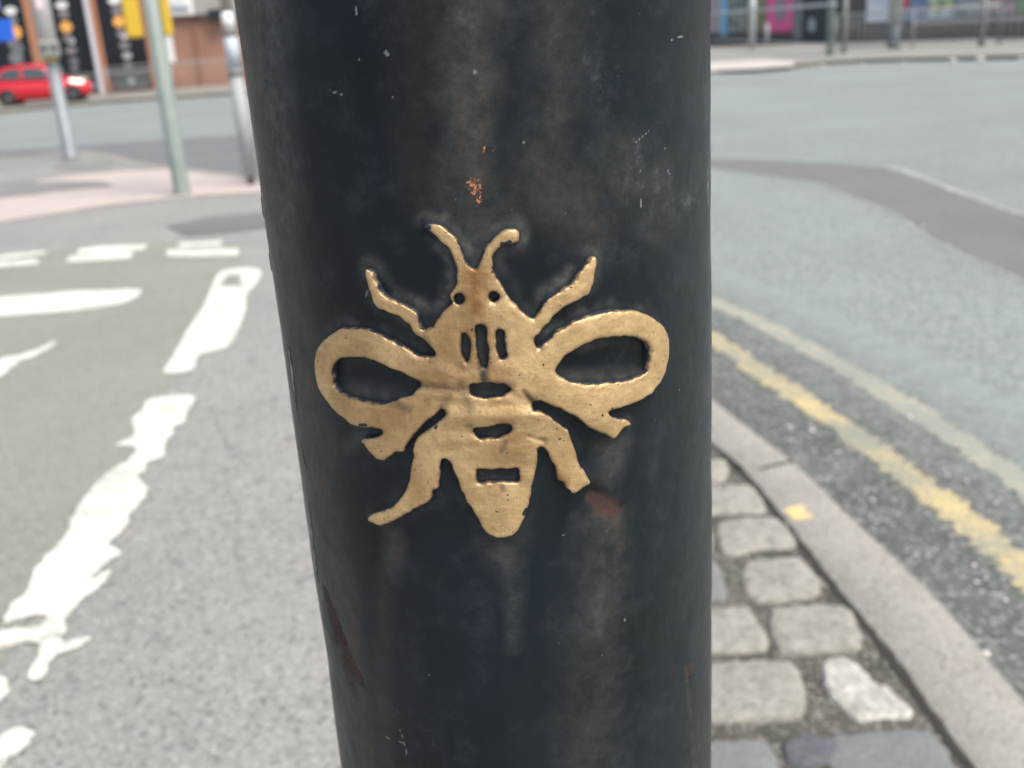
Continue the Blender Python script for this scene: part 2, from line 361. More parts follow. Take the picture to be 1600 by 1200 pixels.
# setts beside the kerb
sheet('sett_bed', [(1060, 640), (1111, 692), (1155, 730), (1195, 775), (1250, 845), (1300, 910), (1350, 970), (1400, 1035), (1450, 1105), (1515, 1200), (1600, 1330), (1000, 1330), (900, 900)], .001, M['mortar'], 'mossy mortar bed between the setts', 'paving')
setts = [
 ('sett', [(20, 235), (65, 235), (75, 262), (60, 298), (20, 305), (-60, 303), (-70, 238)]),
 ('sett', [(0, 315), (140, 310), (185, 365), (180, 395), (0, 400), (-70, 395), (-60, 320)]),
 ('sett', [(45, 435), (110, 418), (230, 420), (285, 485), (270, 505), (180, 508), (90, 530), (55, 500)]),
 ('sett', [(140, 550), (290, 540), (355, 610), (340, 660), (160, 672), (120, 610)]),
 ('sett', [(10, 700), (130, 695), (195, 790), (180, 825), (10, 830), (-110, 830), (-100, 705)]),
 ('sett', [(215, 700), (440, 690), (490, 790), (470, 825), (240, 830)]),
 ('sett', [(-20, 875), (270, 868), (310, 975), (290, 1035), (100, 1045), (-30, 1035)]),
 ('sett_white', [(372, 880), (390, 855), (440, 848), (490, 880), (530, 925), (575, 945), (610, 975), (650, 1010), (640, 1035), (560, 1030), (480, 1040), (430, 1000), (395, 965), (380, 930)]),
 ('sett_blue', [(20, 1115), (190, 1110), (235, 1200), (215, 1290), (-40, 1290), (-50, 1120)]),
 ('sett_blue', [(405, 1100), (700, 1083), (780, 1190), (840, 1290), (440, 1300)]),
 ('sett_dark', [(250, 1125), (280, 1100), (330, 1092), (385, 1105), (408, 1130), (400, 1165), (360, 1190), (300, 1192), (258, 1168)]),
 ('sett_blue', [(-80, 540), (20, 540), (45, 560), (70, 650), (60, 663), (-80, 665)]),
 ('sett', [(-300, 720), (-130, 710), (-130, 830), (-300, 835)]), ('sett', [(-330, 880), (-60, 880), (-70, 1035), (-340, 1040)]),
 ('sett', [(-100, 435), (15, 432), (20, 520), (-100, 522)]), ('sett', [(-250, 560), (-100, 555), (-100, 665), (-250, 670)]),
]
M['sett_dark'] = sett_mat('dark_blue_stone', (.125, .135, .155), (.20, .205, .21))
groups = {}
for mt, pc in setts: groups.setdefault(mt, []).append(pc)
for mt, lst in groups.items():
    mb = MB()
    for pc in lst:
        P = np.array(at2([(1100+a/2, 600+b/2) for a, b in pc], .012))
        c = P.mean(0); Q = resample(np.vstack([np.array(catmull(P, 3, True))*.5+np.array([P[i//3]+(P[(i//3+1)%len(P)]-P[i//3])*(i%3)/3 for i in range(3*len(P))])*.5, P[:1]]), 56)[:-1]; Q += rng.uniform(-.0028, .0028, Q.shape); n = len(Q)
        base = .012+random.uniform(-.003, .003); tx, ty = random.uniform(-.03, .03), random.uniform(-.03, .03)
        rings = [(1.07, -.02), (1.05, base-.010), (1.0, base-.002), (.91, base+.002), (.6, base+.0045), (.25, base+.0055)]
        vs = []
        for s_, z in rings:
            for q in Q:
                p = c+(q-c)*s_; vs.append((p[0], p[1], z+(tx*(p[0]-c[0])+ty*(p[1]-c[1]) if z > 0 else 0)+((math.sin(p[0]*95+c[1]*40)+math.sin(p[1]*120+c[0]*90))*.0013+rng.uniform(-.0018, .0018) if z > 0 else 0)))
        vs.append((*c, base+.0055)); fs = []
        area = sum(Q[i][0]*Q[(i+1) % n][1]-Q[(i+1) % n][0]*Q[i][1] for i in range(n))
        for r in range(len(rings)-1):
            for k in range(n):
                q4 = (r*n+k, r*n+(k+1) % n, (r+1)*n+(k+1) % n, (r+1)*n+k); fs.append(q4 if area > 0 else tuple(reversed(q4)))
        for k in range(n):
            t3 = ((len(rings)-1)*n+k, (len(rings)-1)*n+(k+1) % n, len(rings)*n); fs.append(t3 if area > 0 else tuple(reversed(t3)))
        mb.add(vs, fs, True)
    lb = {'sett': 'rough pale granite setts beside the kerb', 'sett_white': 'whitish rough sett beside the kerb', 'sett_dark': 'round dark blue cobble among the setts', 'sett_blue': 'flat blue grey paving stones among the setts'}[mt]
    tag(mb.build({'sett': 'sett_paving', 'sett_white': 'white_sett', 'sett_dark': 'dark_cobble', 'sett_blue': 'paving_stones'}[mt], M[mt]), lb, 'paving', kind='structure')
o = MB().poly([tuple(p) for p in catmull(at2([(1224, 797), (1240, 790), (1256, 789), (1258, 797), (1271, 806), (1262, 811), (1240, 811), (1232, 802)], .006), 4, True)], .0035, .0055).build('paint_spot', paint('yellow_spot', (.74, .56, .20), (.34, .31, .25), .62, .82, 120)); tag(o, 'splash of yellow paint on the kerb', 'paint', kind='structure')
# pale grit
gr = MB()
for x, y, r in [(1234, 669, .011), (1268, 675, .013), (1421, 654, .011), (1510, 753, .008), (1521, 886, .009), (1363, 783, .009), (1540, 1025, .013), (1570, 940, .008), (1525, 912, .008), (1238, 690, .008), (1480, 745, .009), (1442, 355, .014), (1482, 386, .014), (1556, 788, .008), (1382, 690, .007), (1308, 708, .007)]+[(rng.uniform(1180, 1600), rng.uniform(480, 1000), rng.uniform(.003, .006)) for _ in range(70)]:
    p = at(x, y, ZR); mb_r = r
    if x < 1480 and y > 622+(x-1112)*.95: continue
    gr.lathe((p[0], p[1], ZR+.003), [(mb_r*.7, 0), (mb_r, mb_r*.3), (mb_r*.6, mb_r*.7), (mb_r*.1, mb_r*.8)], 7)
for _ in range(60):
    x, y = rng.uniform(180, 480), rng.uniform(430, 1180); p = at(x, y); r = rng.uniform(.002, .005)
    gr.lathe((p[0], p[1], .0), [(r*.7, 0), (r, r*.3), (r*.5, r*.7)], 6)
tag(gr.build('grit', mat('pale_grit', (.62, .58, .54), .8)), 'scattered pale grit on the tarmac', 'grit', kind='stuff')

gm = MB()
for x, y, r in [(428, 622, .022), (452, 684, .022), (405, 748, .012), (300, 1168, .009), (268, 1040, .006), (330, 905, .006), (392, 560, .016), (360, 700, .008), (385, 980, .007), (318, 800, .008)]:
    p = at(x, y); gm.poly([(p[0]+r*(1+.25*math.sin(3*t+x))*math.cos(t), p[1]+r*(1+.25*math.cos(2*t+y))*math.sin(t)) for t in np.linspace(0, 2*math.pi, 15)[:-1]], -.004, -.001)
tag(gm.build('gum_spots', mat('old_gum', (.17, .18, .185), .8)), 'old flattened dark gum spots on the pavement', 'gum', kind='stuff')
# far side of the junction
kf = at2([(1240, 106), (1287, 101), (1350, 98), (1412, 96), (1500, 94), (1600, 92), (1800, 86)], ZR)
kl = at2([(1100, 117), (1180, 112), (1240, 106)], ZR)
far_r = kl[:-1]+kf
poly_far = far_r + [(60, 50), (60, 90), (6, 90), (2, 60), (3, 36)]
tag(MB().poly(poly_far, -.3, .0).build('far_pavement', M['far_pave']), 'pale pavement across the road on the right', 'pavement', kind='structure')
L, Rr = ribbon(kf, .09, 0); o = MB()
for i in range(len(kf)-1):
    a, b = np.array(kf[i]), np.array(kf[i+1]); u_ = b-a; o.box((*((a+b)/2+np.array([u_[1], -u_[0]])/np.linalg.norm(u_)*.03), -.055), (np.linalg.norm(u_), .06, .095), (*u_, 0))
tag(o.build('mossy_kerb', M['kerb_moss']), 'olive mossy kerb face across the road', 'kerb', kind='structure')
L, Rr = ribbon([np.array(p)-np.array([0, .25]) for p in kf], .2, 0, .05); o = ribbon_mesh(L, Rr, ZR+.006).build('gutter', asphalt('gutter_dust', (.36, .34, .29), (.28, .27, .25), 40, 2)); tag(o, 'dusty pale gutter below the mossy kerb', 'gutter', kind='structure')
sheet('dropped_kerb', [(1060, 112), (1112, 110), (1180, 108), (1238, 103), (1245, 96), (1200, 93), (1112, 97), (1060, 98)], .006, mat('pale_ramp', (.47, .43, .385), .8), 'cream dropped kerb paving across the road', 'paving')
L, Rr = ribbon([np.array(p)-np.array([0, .06]) for p in kf[1:]], .13, 0, .03); o = ribbon_mesh(L, Rr, ZR+.010).build('gutter_moss', M['kerb_moss']); tag(o, 'dark mossy dirt against the far kerb', 'gutter', kind='structure')
gl = MB()
for x, y, r in [(1341+5, 106, .10), (1412, 102, .09), (1488, 99, .13), (1531, 97, .14), (1285, 107, .10), (1595, 96, .1)]:
    p = at(x, y-2, ZR); gl.lathe((p[0], p[1], ZR+.005), [(r*.8, 0), (r, r*.3), (r*.6, r*.6), (r*.1, r*.7)], 8)
tag(gl.build('litter', mat('litter_white', (.55, .52, .47), .6)), 'pale litter lying in the far gutter', 'litter', kind='stuff')
fl = at2([(-300, 200), (0, 177), (171, 161), (260, 155), (366, 148), (480, 140)], ZR)
tag(MB().poly([tuple(p) for p in fl]+[(1, 60), (0, 90), (-70, 90), (-70, 38)], -.3, .0).build('far_pavement', M['far_pave']), 'pavement below the brick building', 'pavement', kind='structure')
o = MB()
for i in range(len(fl)-1):
    a, b = np.array(fl[i]), np.array(fl[i+1]); u_ = b-a; o.box((*((a+b)/2+np.array([u_[1], -u_[0]])/np.linalg.norm(u_)*.03), -.055), (np.linalg.norm(u_), .06, .095), (*u_, 0))
tag(o.build('mossy_kerb', M['kerb_moss']), 'dull kerb face below the brick building', 'kerb', kind='structure')

# ------------------------------------------------------------------ the iron post with the bee
RP = .09
aL = math.atan2(*ray(450, 600)[:2]); aR = math.atan2(*ray(1111, 600)[:2])
az = (aL+aR)/2; DP = RP/math.sin((aR-aL)/2)
PC = np.array([DP*math.sin(az), DP*math.cos(az)])
def cyl(px, py, Rr=RP):
    """point on the post, as (arc length s, height z); s = 0 faces the camera"""
    v = ray(px, py); dx, dy = v[:2]; a = dx*dx+dy*dy; b = -2*(dx*PC[0]+dy*PC[1]); c = PC @ PC-Rr*Rr; D = b*b-4*a*c
    t = (-b-math.sqrt(max(D, 0)))/(2*a); p = CAM+v*t; q = p[:2]-PC
    th = math.atan2(q[0], -q[1]); th0 = math.atan2(-PC[0], PC[1])
    return ((th-th0+math.pi) % (2*math.pi)-math.pi)*RP, p[2]
TH0 = math.atan2(-PC[0], PC[1])
def on_cyl(s, z, h):
    th = s/RP+TH0; r = RP+h; return np.stack([PC[0]+r*np.sin(th), PC[1]-r*np.cos(th), z+0*s], -1)
MM = .00022
H_BEE = .0036
O5, O6, O7, O8 = (480, 330), (760, 330), (480, 570), (760, 570)
def tr(o, pts): return [(o[0]+a/4, o[1]+b/4) for a, b in pts]
outer = tr(O5, [(1050, 365), (1075, 325), (1085, 290), (1110, 235), (1150, 180)]) + tr(O6, [(90, 130), (140, 112), (190, 112), (212, 135), (212, 165), (200, 195), (160, 212), (110, 222), (75, 240), (50, 280), (38, 320), (48, 370), (70, 420), (110, 480), (150, 545), (200, 605), (240, 640), (290, 670), (315, 652), (345, 600), (365, 568), (420, 525), (480, 490), (530, 465), (560, 430), (580, 390), (610, 350), (640, 315), (665, 290), (690, 288), (698, 315), (690, 360), (682, 420), (672, 470), (645, 520), (600, 550), (540, 580), (490, 610), (430, 650), (400, 690), (370, 720), (340, 760), (306, 800), (310, 832), (325, 855), (350, 840), (400, 800), (430, 760), (480, 735), (540, 700), (620, 665), (700, 640), (780, 625), (850, 622), (920, 622), (970, 630), (1030, 650), (1070, 680), (1110, 715), (1140, 770), (1150, 830), (1150, 890), (1140, 950), (1125, 1010)]) + \
 tr(O8, [(1100, 100), (1060, 160), (1030, 190), (980, 220), (920, 248), (860, 270), (800, 285), (778, 295), (778, 312), (800, 328), (850, 340), (895, 345), (910, 365), (900, 385), (870, 400), (840, 430), (815, 460), (795, 468), (770, 455), (745, 440), (700, 432), (660, 410), (620, 380), (580, 345), (530, 318), (480, 290), (430, 270), (380, 248), (340, 235), (305, 248), (303, 285), (340, 298), (390, 320), (430, 350), (480, 385), (515, 405), (525, 440), (545, 490), (560, 530), (575, 580), (590, 630), (610, 665), (640, 700), (655, 735), (640, 755), (610, 775), (580, 800), (555, 812), (530, 800), (500, 775), (485, 745), (450, 725), (435, 690), (430, 655), (410, 610), (390, 570), (370, 535), (350, 518), (330, 530), (325, 560), (325, 620), (312, 680), (300, 740), (285, 820), (270, 880), (255, 920), (235, 980), (200, 1040), (160, 1075), (110, 1087), (60, 1087)]) + \
 tr(O7, [(1120, 1055), (1090, 1020), (1060, 970), (1020, 900), (985, 850), (965, 800), (940, 740), (915, 680), (895, 635), (875, 605), (855, 596), (838, 610), (835, 650), (830, 700), (822, 770), (785, 795), (770, 850), (740, 875), (700, 892), (660, 905), (620, 935), (570, 965), (520, 990), (470, 1008), (430, 1005), (380, 985), (372, 960), (390, 940), (440, 925), (490, 905), (530, 885), (570, 845), (600, 800), (625, 740), (635, 680), (645, 620), (655, 560), (665, 495), (700, 440), (745, 408), (800, 372), (840, 330), (857, 300), (838, 290), (800, 316), (740, 362), (692, 412), (650, 460), (620, 510), (600, 543), (560, 550), (530, 568), (500, 590), (470, 608), (440, 600), (400, 570), (370, 540), (350, 505), (330, 480), (345, 465), (400, 457), (445, 445), (462, 425), (450, 408), (420, 400), (390, 393), (340, 398), (290, 385), (240, 355), (190, 315), (140, 260), (100, 205), (65, 140), (45, 60)]) + \
 tr(O5, [(40, 960), (45, 900), (60, 850), (90, 810), (140, 770), (190, 745), (250, 733), (320, 733), (380, 745), (430, 765), (490, 795), (550, 825), (600, 850), (650, 880), (700, 905), (750, 915), (790, 905), (790, 880), (760, 850), (720, 810), (680, 780), (650, 750), (635, 715), (590, 680), (530, 650), (480, 630), (430, 610), (410, 575), (395, 530), (375, 480), (362, 430), (355, 385), (370, 362), (395, 375), (415, 410), (430, 450), (455, 505), (490, 545), (540, 565), (590, 585), (640, 605), (670, 630), (690, 655), (700, 700), (715, 745), (745, 745), (775, 730), (790, 700), (820, 660), (860, 610), (900, 575), (893, 550), (890, 520), (915, 480), (930, 430), (930, 380), (925, 340), (905, 290), (880, 240), (840, 205), (800, 170), (765, 135), (740, 115), (725, 100), (740, 80), (770, 75), (820, 82), (870, 110), (910, 150), (945, 200), (965, 250), (985, 300), (1010, 345)])
def circ(o, c, r): return tr(o, [(c[0]+r*math.cos(t), c[1]+r*math.sin(t)) for t in np.linspace(0, 2*math.pi, 13)[:-1]])
holes = [circ(O5, (950, 552), 31), circ(O6, (47, 537), 29),
 tr(O5, [(965, 790), (985, 768), (1005, 790), (1015, 860), (1010, 920), (990, 945), (970, 910), (962, 850)]),
 tr(O5, [(1055, 740), (1080, 712), (1110, 725), (1118, 800), (1130, 900), (1122, 965), (1105, 985), (1080, 960), (1062, 860)]),
 tr(O6, [(62, 760), (80, 745), (108, 760), (115, 820), (125, 900), (115, 922), (90, 922), (75, 880), (65, 820)]),
 tr(O5, [(155, 1020), (160, 980), (180, 940), (230, 922), (300, 918), (380, 930), (450, 955), (510, 985), (570, 1005), (630, 1035), (680, 1065), (695, 1085)])+tr(O7, [(680, 155), (640, 185), (590, 205), (540, 225), (480, 245), (420, 245), (350, 232), (280, 210), (220, 190), (180, 160), (157, 125)]),
 tr(O6, [(440, 1000), (460, 955), (500, 910), (560, 870), (630, 835), (700, 805), (770, 792), (850, 788), (930, 795), (990, 815), (1015, 850), (1022, 900), (1015, 970), (1000, 1010), (960, 1035), (900, 1060), (830, 1068), (760, 1075), (680, 1082), (620, 1080), (550, 1068), (500, 1050), (460, 1030)]),
 tr(O7, [(1010, 150), (1030, 130), (1080, 123), (1150, 122)])+tr(O8, [(60, 125), (110, 125), (140, 145), (150, 165), (120, 190), (60, 205), (0, 212)])+tr(O7, [(1085, 213), (1040, 200), (1015, 175)]),
 tr(O7, [(1040, 420), (1060, 400), (1120, 395), (1190, 388)])+tr(O8, [(60, 380), (130, 378), (155, 395), (150, 425), (110, 450), (50, 460), (0, 468)])+tr(O7, [(1095, 470), (1060, 455), (1045, 440)]),
 tr(O7, [(1058, 672), (1075, 662), (1190, 660)])+tr(O8, [(130, 657), (190, 657), (200, 690), (190, 738), (100, 735), (0, 742)])+tr(O7, [(1100, 748), (1065, 735)])]
def loop_sz(px, noise=.00012):
    P = np.array(catmull([cyl(x, y, RP+H_BEE) for x, y in px], 8, True))
    Q = np.vstack([P, P[:1]]); dd = np.r_[0, np.cumsum(np.linalg.norm(np.diff(Q, axis=0), axis=1))]
    n = max(12, int(dd[-1]/.00042)); t = np.linspace(0, dd[-1], n+1)[:-1]
    L_ = np.c_[np.interp(t, dd, Q[:, 0]), np.interp(t, dd, Q[:, 1])]
    j = rng.normal(0, 1, L_.shape); j = sum(np.roll(j, k, 0)*w_ for k, w_ in ((-3, .5), (-2, .8), (-1, 1), (0, 1), (1, 1), (2, .8), (3, .5)))/2.2
    return L_+j*noise
loops = [loop_sz(outer)]+[loop_sz(h) for h in holes]
segA = np.vstack(loops); segB = np.vstack([np.roll(l, -1, 0) for l in loops])
def sdist(P):
    """signed distance to the bee outline, + inside"""
    out = np.empty(len(P)); ins = np.zeros(len(P), bool)
    AB = segB-segA; L2 = (AB**2).sum(1)+1e-18
    for i in range(0, len(P), 3000):
        p = P[i:i+3000, None, :]; t = np.clip(((p-segA)*AB).sum(2)/L2, 0, 1); dv = p-(segA+t[..., None]*AB)
        out[i:i+3000] = np.sqrt((dv**2).sum(2).min(1))
        y = p[..., 1]; cr = (segA[:, 1] > y) != (segB[:, 1] > y)
        xi = segA[:, 0]+(y-segA[:, 1])*AB[:, 0]/np.where(np.abs(AB[:, 1]) < 1e-15, 1e-15, AB[:, 1])
        ins[i:i+3000] = (cr & (p[..., 0] < xi)).sum(1) % 2 == 1
    return np.where(ins, out, -out)
def vnoise(P, scale, seed=0):
    """smooth value noise in the (s, z) plane, 0..1"""
    r = np.random.default_rng(seed); G = r.random((256, 256)); q = P/scale+1000.3; i = np.floor(q).astype(int); f_ = q-i; f_ = f_*f_*(3-2*f_)
    g_ = lambda a, b: G[a % 256, b % 256]
    return (g_(i[:, 0], i[:, 1])*(1-f_[:, 0])+g_(i[:, 0]+1, i[:, 1])*f_[:, 0])*(1-f_[:, 1])+(g_(i[:, 0], i[:, 1]+1)*(1-f_[:, 0])+g_(i[:, 0]+1, i[:, 1]+1)*f_[:, 0])*f_[:, 1]
def fbm(P, scale, seed=0, o=4): return sum(vnoise(P, scale/2**k, seed+k)*.5**k for k in range(o))/sum(.5**k for k in range(o))
CAPR = [RP]
def cap(P, p0, p1, r0, r1, soft=.5, wob=0.):
    """soft capsule stain between two picture points on the post, radii in mm*4.5"""
    a, b = np.array(cyl(*p0, CAPR[0])), np.array(cyl(*p1, CAPR[0])); ab = b-a; t = np.clip(((P-a) @ ab)/(ab @ ab+1e-12), 0, 1)
    dd = np.linalg.norm(P-(a+t[:, None]*ab), axis=1); r = (r0+(r1-r0)*t)*MM
    if wob: dd = dd+(fbm(P, .012, 50)-.5)*wob*r*2
    return np.clip(1-(dd-r*(1-soft))/(2*soft*r+1e-9), 0, 1)

def bee_height(P, dist):
    r = .00085; e = np.clip(dist/r, 0, 1); h = H_BEE*(.45+.55*np.sqrt(np.clip(1-(1-e)**2, 0, 1)))
    h = h+.00045*(1-np.exp(-np.clip(dist, 0, 1)/.004))+(fbm(P, .012, 3, 3)-.5)*.0011*np.clip(dist/.002, 0, 1)+(fbm(P, .0022, 9, 2)-.5)*.00020
    gro = lambda p0, p1, r_, dp: -dp*cap(P, p0, p1, r_, r_, .8)
    h = h+gro((655, 603), (735, 612), 7, .0007)+gro((690, 628), (840, 632), 10, .0006)+gro((838, 640), (818, 612), 3, .0008)
    h = h+gro((690, 706), (735, 700), 8, .0004)+gro((785, 612), (830, 628), 6, .0006)+gro((825, 682), (852, 690), 3, .0005)+gro((852, 700), (850, 690), 5, .0005)
    h = h+gro((752, 560), (758, 604), 6, .0008)+gro((660, 530), (672, 552), 6, .0007)+gro((700, 722), (850, 722), 12, .0004)
    h = h-gro((712, 650), (835, 648), 9, .0005)+gro((700, 672), (735, 676), 8, .0004)-gro((690, 580), (720, 592), 9, .0004)-gro((735, 470), (745, 500), 14, .0004)
    return h
# points for the triangulation
pts = [tuple(p) for p in segA]; edges = []; k0 = 0
for l in loops:
    n = len(l); edges += [(k0+i, k0+(i+1) % n) for i in range(n)]; k0 += n
for off in (.00022, .0005, .0009):
    for li, l in enumerate(loops):
        t = np.roll(l, -1, 0)-np.roll(l, 1, 0); t /= np.linalg.norm(t, axis=1)[:, None]
        nrm = np.c_[-t[:, 1], t[:, 0]]
        ar = .5*np.sum(l[:, 0]*np.roll(l[:, 1], -1)-np.roll(l[:, 0], -1)*l[:, 1])
        sg = (1 if ar > 0 else -1)*(1 if li == 0 else -1)
        q = l+nrm*off*sg; dq = sdist(q); q = q[dq > off*.82]; pts += [tuple(p) for p in q[::1 if off < .0005 else 2]]
mn, mx = segA.min(0), segA.max(0)
gx, gy = np.meshgrid(np.arange(mn[0], mx[0], .00055), np.arange(mn[1], mx[1], .00055)); G_ = np.c_[gx.ravel(), gy.ravel()]
G_ = G_+rng.uniform(-.00013, .00013, G_.shape); G_ = G_[sdist(G_) > .0015]; pts += [tuple(p) for p in G_]
SC = 1000.
vo, eo, fo, *_ = delaunay_2d_cdt([Vector((p[0]*SC, p[1]*SC)) for p in pts], edges, [], 0, 1e-5)
V2 = np.array([(p.x/SC, p.y/SC) for p in vo]); Fc = np.array([f for f in fo if len(f) == 3]); cen = V2[Fc].mean(1); dc = sdist(cen)
Fc = Fc[dc > 0]; used = np.unique(Fc); rm = -np.ones(len(V2), int); rm[used] = np.arange(len(used)); V2 = V2[used]; Fc = rm[Fc]
a_, b_, c_ = V2[Fc[:, 0]], V2[Fc[:, 1]], V2[Fc[:, 2]]; cr = (b_-a_)[:, 0]*(c_-a_)[:, 1]-(b_-a_)[:, 1]*(c_-a_)[:, 0]; Fc[cr < 0] = Fc[cr < 0][:, ::-1]
CAPR[0] = RP+H_BEE
dV = np.abs(sdist(V2)); hV = bee_height(V2, dV)
# boundary edges -> side wall
from collections import Counter
dire = {}
for t in Fc:
    for i in range(3): dire[(int(t[i]), int(t[(i+1) % 3]))] = 1
bnd = [e for e in dire if (e[1], e[0]) not in dire]
bv = sorted({i for e in bnd for i in e}); nv = len(V2); ring1 = {v: nv+i for i, v in enumerate(bv)}; ring2 = {v: nv+len(bv)+i for i, v in enumerate(bv)}
bvi = np.array(bv)
V3 = np.vstack([on_cyl(V2[:, 0], V2[:, 1], hV), on_cyl(V2[bvi, 0], V2[bvi, 1], hV[bvi]*.5), on_cyl(V2[bvi, 0], V2[bvi, 1], -.001)])
faces = [tuple(map(int, t)) for t in Fc]
for a, b in bnd:
    faces.append((b, a, ring1[a], ring1[b])); faces.append((ring1[b], ring1[a], ring2[a], ring2[b]))
edge_attr = np.r_[dV*1000, np.full(len(bv), -.4), np.full(len(bv), -1.)]
P3 = np.vstack([V2, V2[bvi], V2[bvi]])
chip = np.maximum.reduce([cap(P3, (664, 354), (670, 354), 6, 5, .2), cap(P3, (784, 382), (797, 378), 4, 3, .3), cap(P3, (906, 772), (914, 760), 4, 3, .6, .8)*fbm(P3, .0014, 5, 2)*1.5,
                          cap(P3, (822, 798), (818, 803), 4, 3, .3, .5), cap(P3, (562, 664), (572, 664), 4, 4, .6, .6), cap(P3, (680, 669), (683, 665), 3, 2, .4),
                          cap(P3, (572, 700), (577, 707), 3, 2, .6, .8), cap(P3, (886, 765), (900, 776), 3, 3, .7, 1.2)*fbm(P3, .0012, 6, 2)*1.5])
stain = np.maximum.reduce([1.*cap(P3, (741, 432), (743, 480), 22, 18, .9), .45*cap(P3, (560, 690), (700, 600), 40, 40, 1., .6), .35*cap(P3, (500, 560), (560, 640), 20, 20, 1., .6), .5*cap(P3, (690, 500), (720, 590), 30, 24, 1., .8), .4*cap(P3, (770, 560), (800, 700), 22, 18, 1., .8), .55*cap(P3, (735, 478), (748, 545), 26, 30, 1.), .8*cap(P3, (873, 745), (880, 755), 8, 9, .9), .5*cap(P3, (735, 560), (790, 580), 18, 14, 1.),
                           .45*cap(P3, (640, 720), (655, 780), 20, 15, 1.), .4*cap(P3, (680, 590), (720, 570), 14, 14, 1.)])
grime = np.maximum.reduce([.9*cap(P3, (752, 562), (757, 604), 6, 6, .9, .5), .6*cap(P3, (655, 603), (735, 610), 6, 5, .9, .5), .55*cap(P3, (785, 604), (800, 600), 8, 5, 1., .8), .5*cap(P3, (792, 665), (800, 662), 7, 5, 1., .8),
                           .55*cap(P3, (734, 665), (738, 672), 5, 5, 1.), .7*cap(P3, (664, 548), (672, 558), 8, 7, 1., .5), .5*cap(P3, (790, 690), (784, 705), 4, 3, .9, .8), .6*cap(P3, (784, 760), (786, 765), 4, 4, 1., .5),
                           .5*cap(P3, (722, 570), (728, 580), 5, 4, 1., .6), .45*cap(P3, (700, 620), (690, 635), 8, 6, 1., .6), .7*cap(P3, (820, 614), (835, 630), 3, 6, .9), .5*cap(P3, (560, 600), (640, 640), 5, 6, 1., .8),
                           .5*cap(P3, (845, 685), (852, 693), 3, 3, .9), .5*cap(P3, (690, 655), (696, 645), 5, 4, 1.), .45*cap(P3, (720, 600), (735, 640), 6, 6, 1.), .5*cap(P3, (838, 530), (846, 545), 5, 5, 1.)])
CAPR[0] = RP
def set_attr(me, name, vals):
    a = me.attributes.new(name, 'FLOAT', 'POINT'); a.data.foreach_set('value', np.asarray(vals, np.float32))

post = empty('iron_post', (PC[0], PC[1], 0), 'round black iron post with a raised golden bee, filling the middle', 'post')
def np_mesh(name, V, faces, m, parent, smooth=True):
    me = bpy.data.meshes.new(name); me.from_pydata((V-np.array(wloc(parent))).tolist(), [], faces); me.materials.append(m)
    me.polygons.foreach_set('use_smooth', [smooth]*len(me.polygons)); me.update()
    o = bpy.data.objects.new(name, me); col.objects.link(o); o.parent = parent; return o

gold = mat('gold_paint', (.5, .36, .18), .5, .35, .5); g = NG(gold); co = g.co()
n1 = g.noise(co, 90, 4, .6); n2 = g.noise(co, 700, 3, .7); n3 = g.noise(co, 260, 4, .7)
gc = g.mix(g.mr(n1, .35, .65), (.74, .515, .26), (.59, .40, .195)); gc = g.mix(g.mr(n2, .35, .75, 0, .45), gc, (.40, .28, .14))
gc = g.mix(g.mr(n3, .58, .74, 0, .6), gc, (.22, .145, .075)); n5 = g.noise(co, 35, 5, .7); gc = g.mix(g.mr(n5, .46, .64, 0, .6), gc, (.33, .205, .09)); strk = g.noise(g.add('ShaderNodeMapping', ins={'Vector': co, 'Scale': (1., 1., 6.)}).outputs[0], 60, 5, .7); gc = g.mix(g.mr(strk, .55, .75, 0, .45), gc, (.86, .62, .32))
gc = g.mix(g.math('MULTIPLY', g.attr('stain'), g.mr(n3, .3, .6, .7, 1.1)), gc, (.27, .13, .045))
gc = g.mix(g.math('MULTIPLY', g.attr('grime'), g.mr(n3, .35, .55, .7, 1.15)), gc, (.05, .045, .04))
ed = g.math('ADD', g.attr('edge'), g.math('MULTIPLY', g.math('SUBTRACT', n3, .5), 1.7))
dirt_rim = g.mr(ed, .35, 1.3, .55, 0.); gc = g.mix(dirt_rim, gc, (.20, .13, .065))
rim = g.mr(ed, .08, .42); spk = g.mr(g.noise(co, 420, 2, .6), .70, .74)
gc = g.mix(spk, gc, (.06, .045, .035))
notgold = g.math('MAXIMUM', g.math('SUBTRACT', 1., rim), g.mr(g.attr('chip'), .45, .6))
gc = g.mix(notgold, gc, (.016, .023, .034))
g.link(gc, g.b.inputs['Base Color']); g.link(g.math('MULTIPLY', g.math('SUBTRACT', 1., notgold), .55), g.b.inputs['Metallic'])
g.link(g.mr(n3, .3, .7, .34, .55), g.b.inputs['Roughness'])
g.bump(g.math('ADD', g.math('MULTIPLY', n2, .5), n3), .4, .0008)

bee = np_mesh('bee_emblem', V3, faces, gold, post)
for n_, v_ in (('edge', edge_attr), ('chip', chip), ('stain', stain), ('grime', grime)): set_attr(bee.data, n_, v_)
bee['label'] = 'raised golden bee with pierced wings and body'

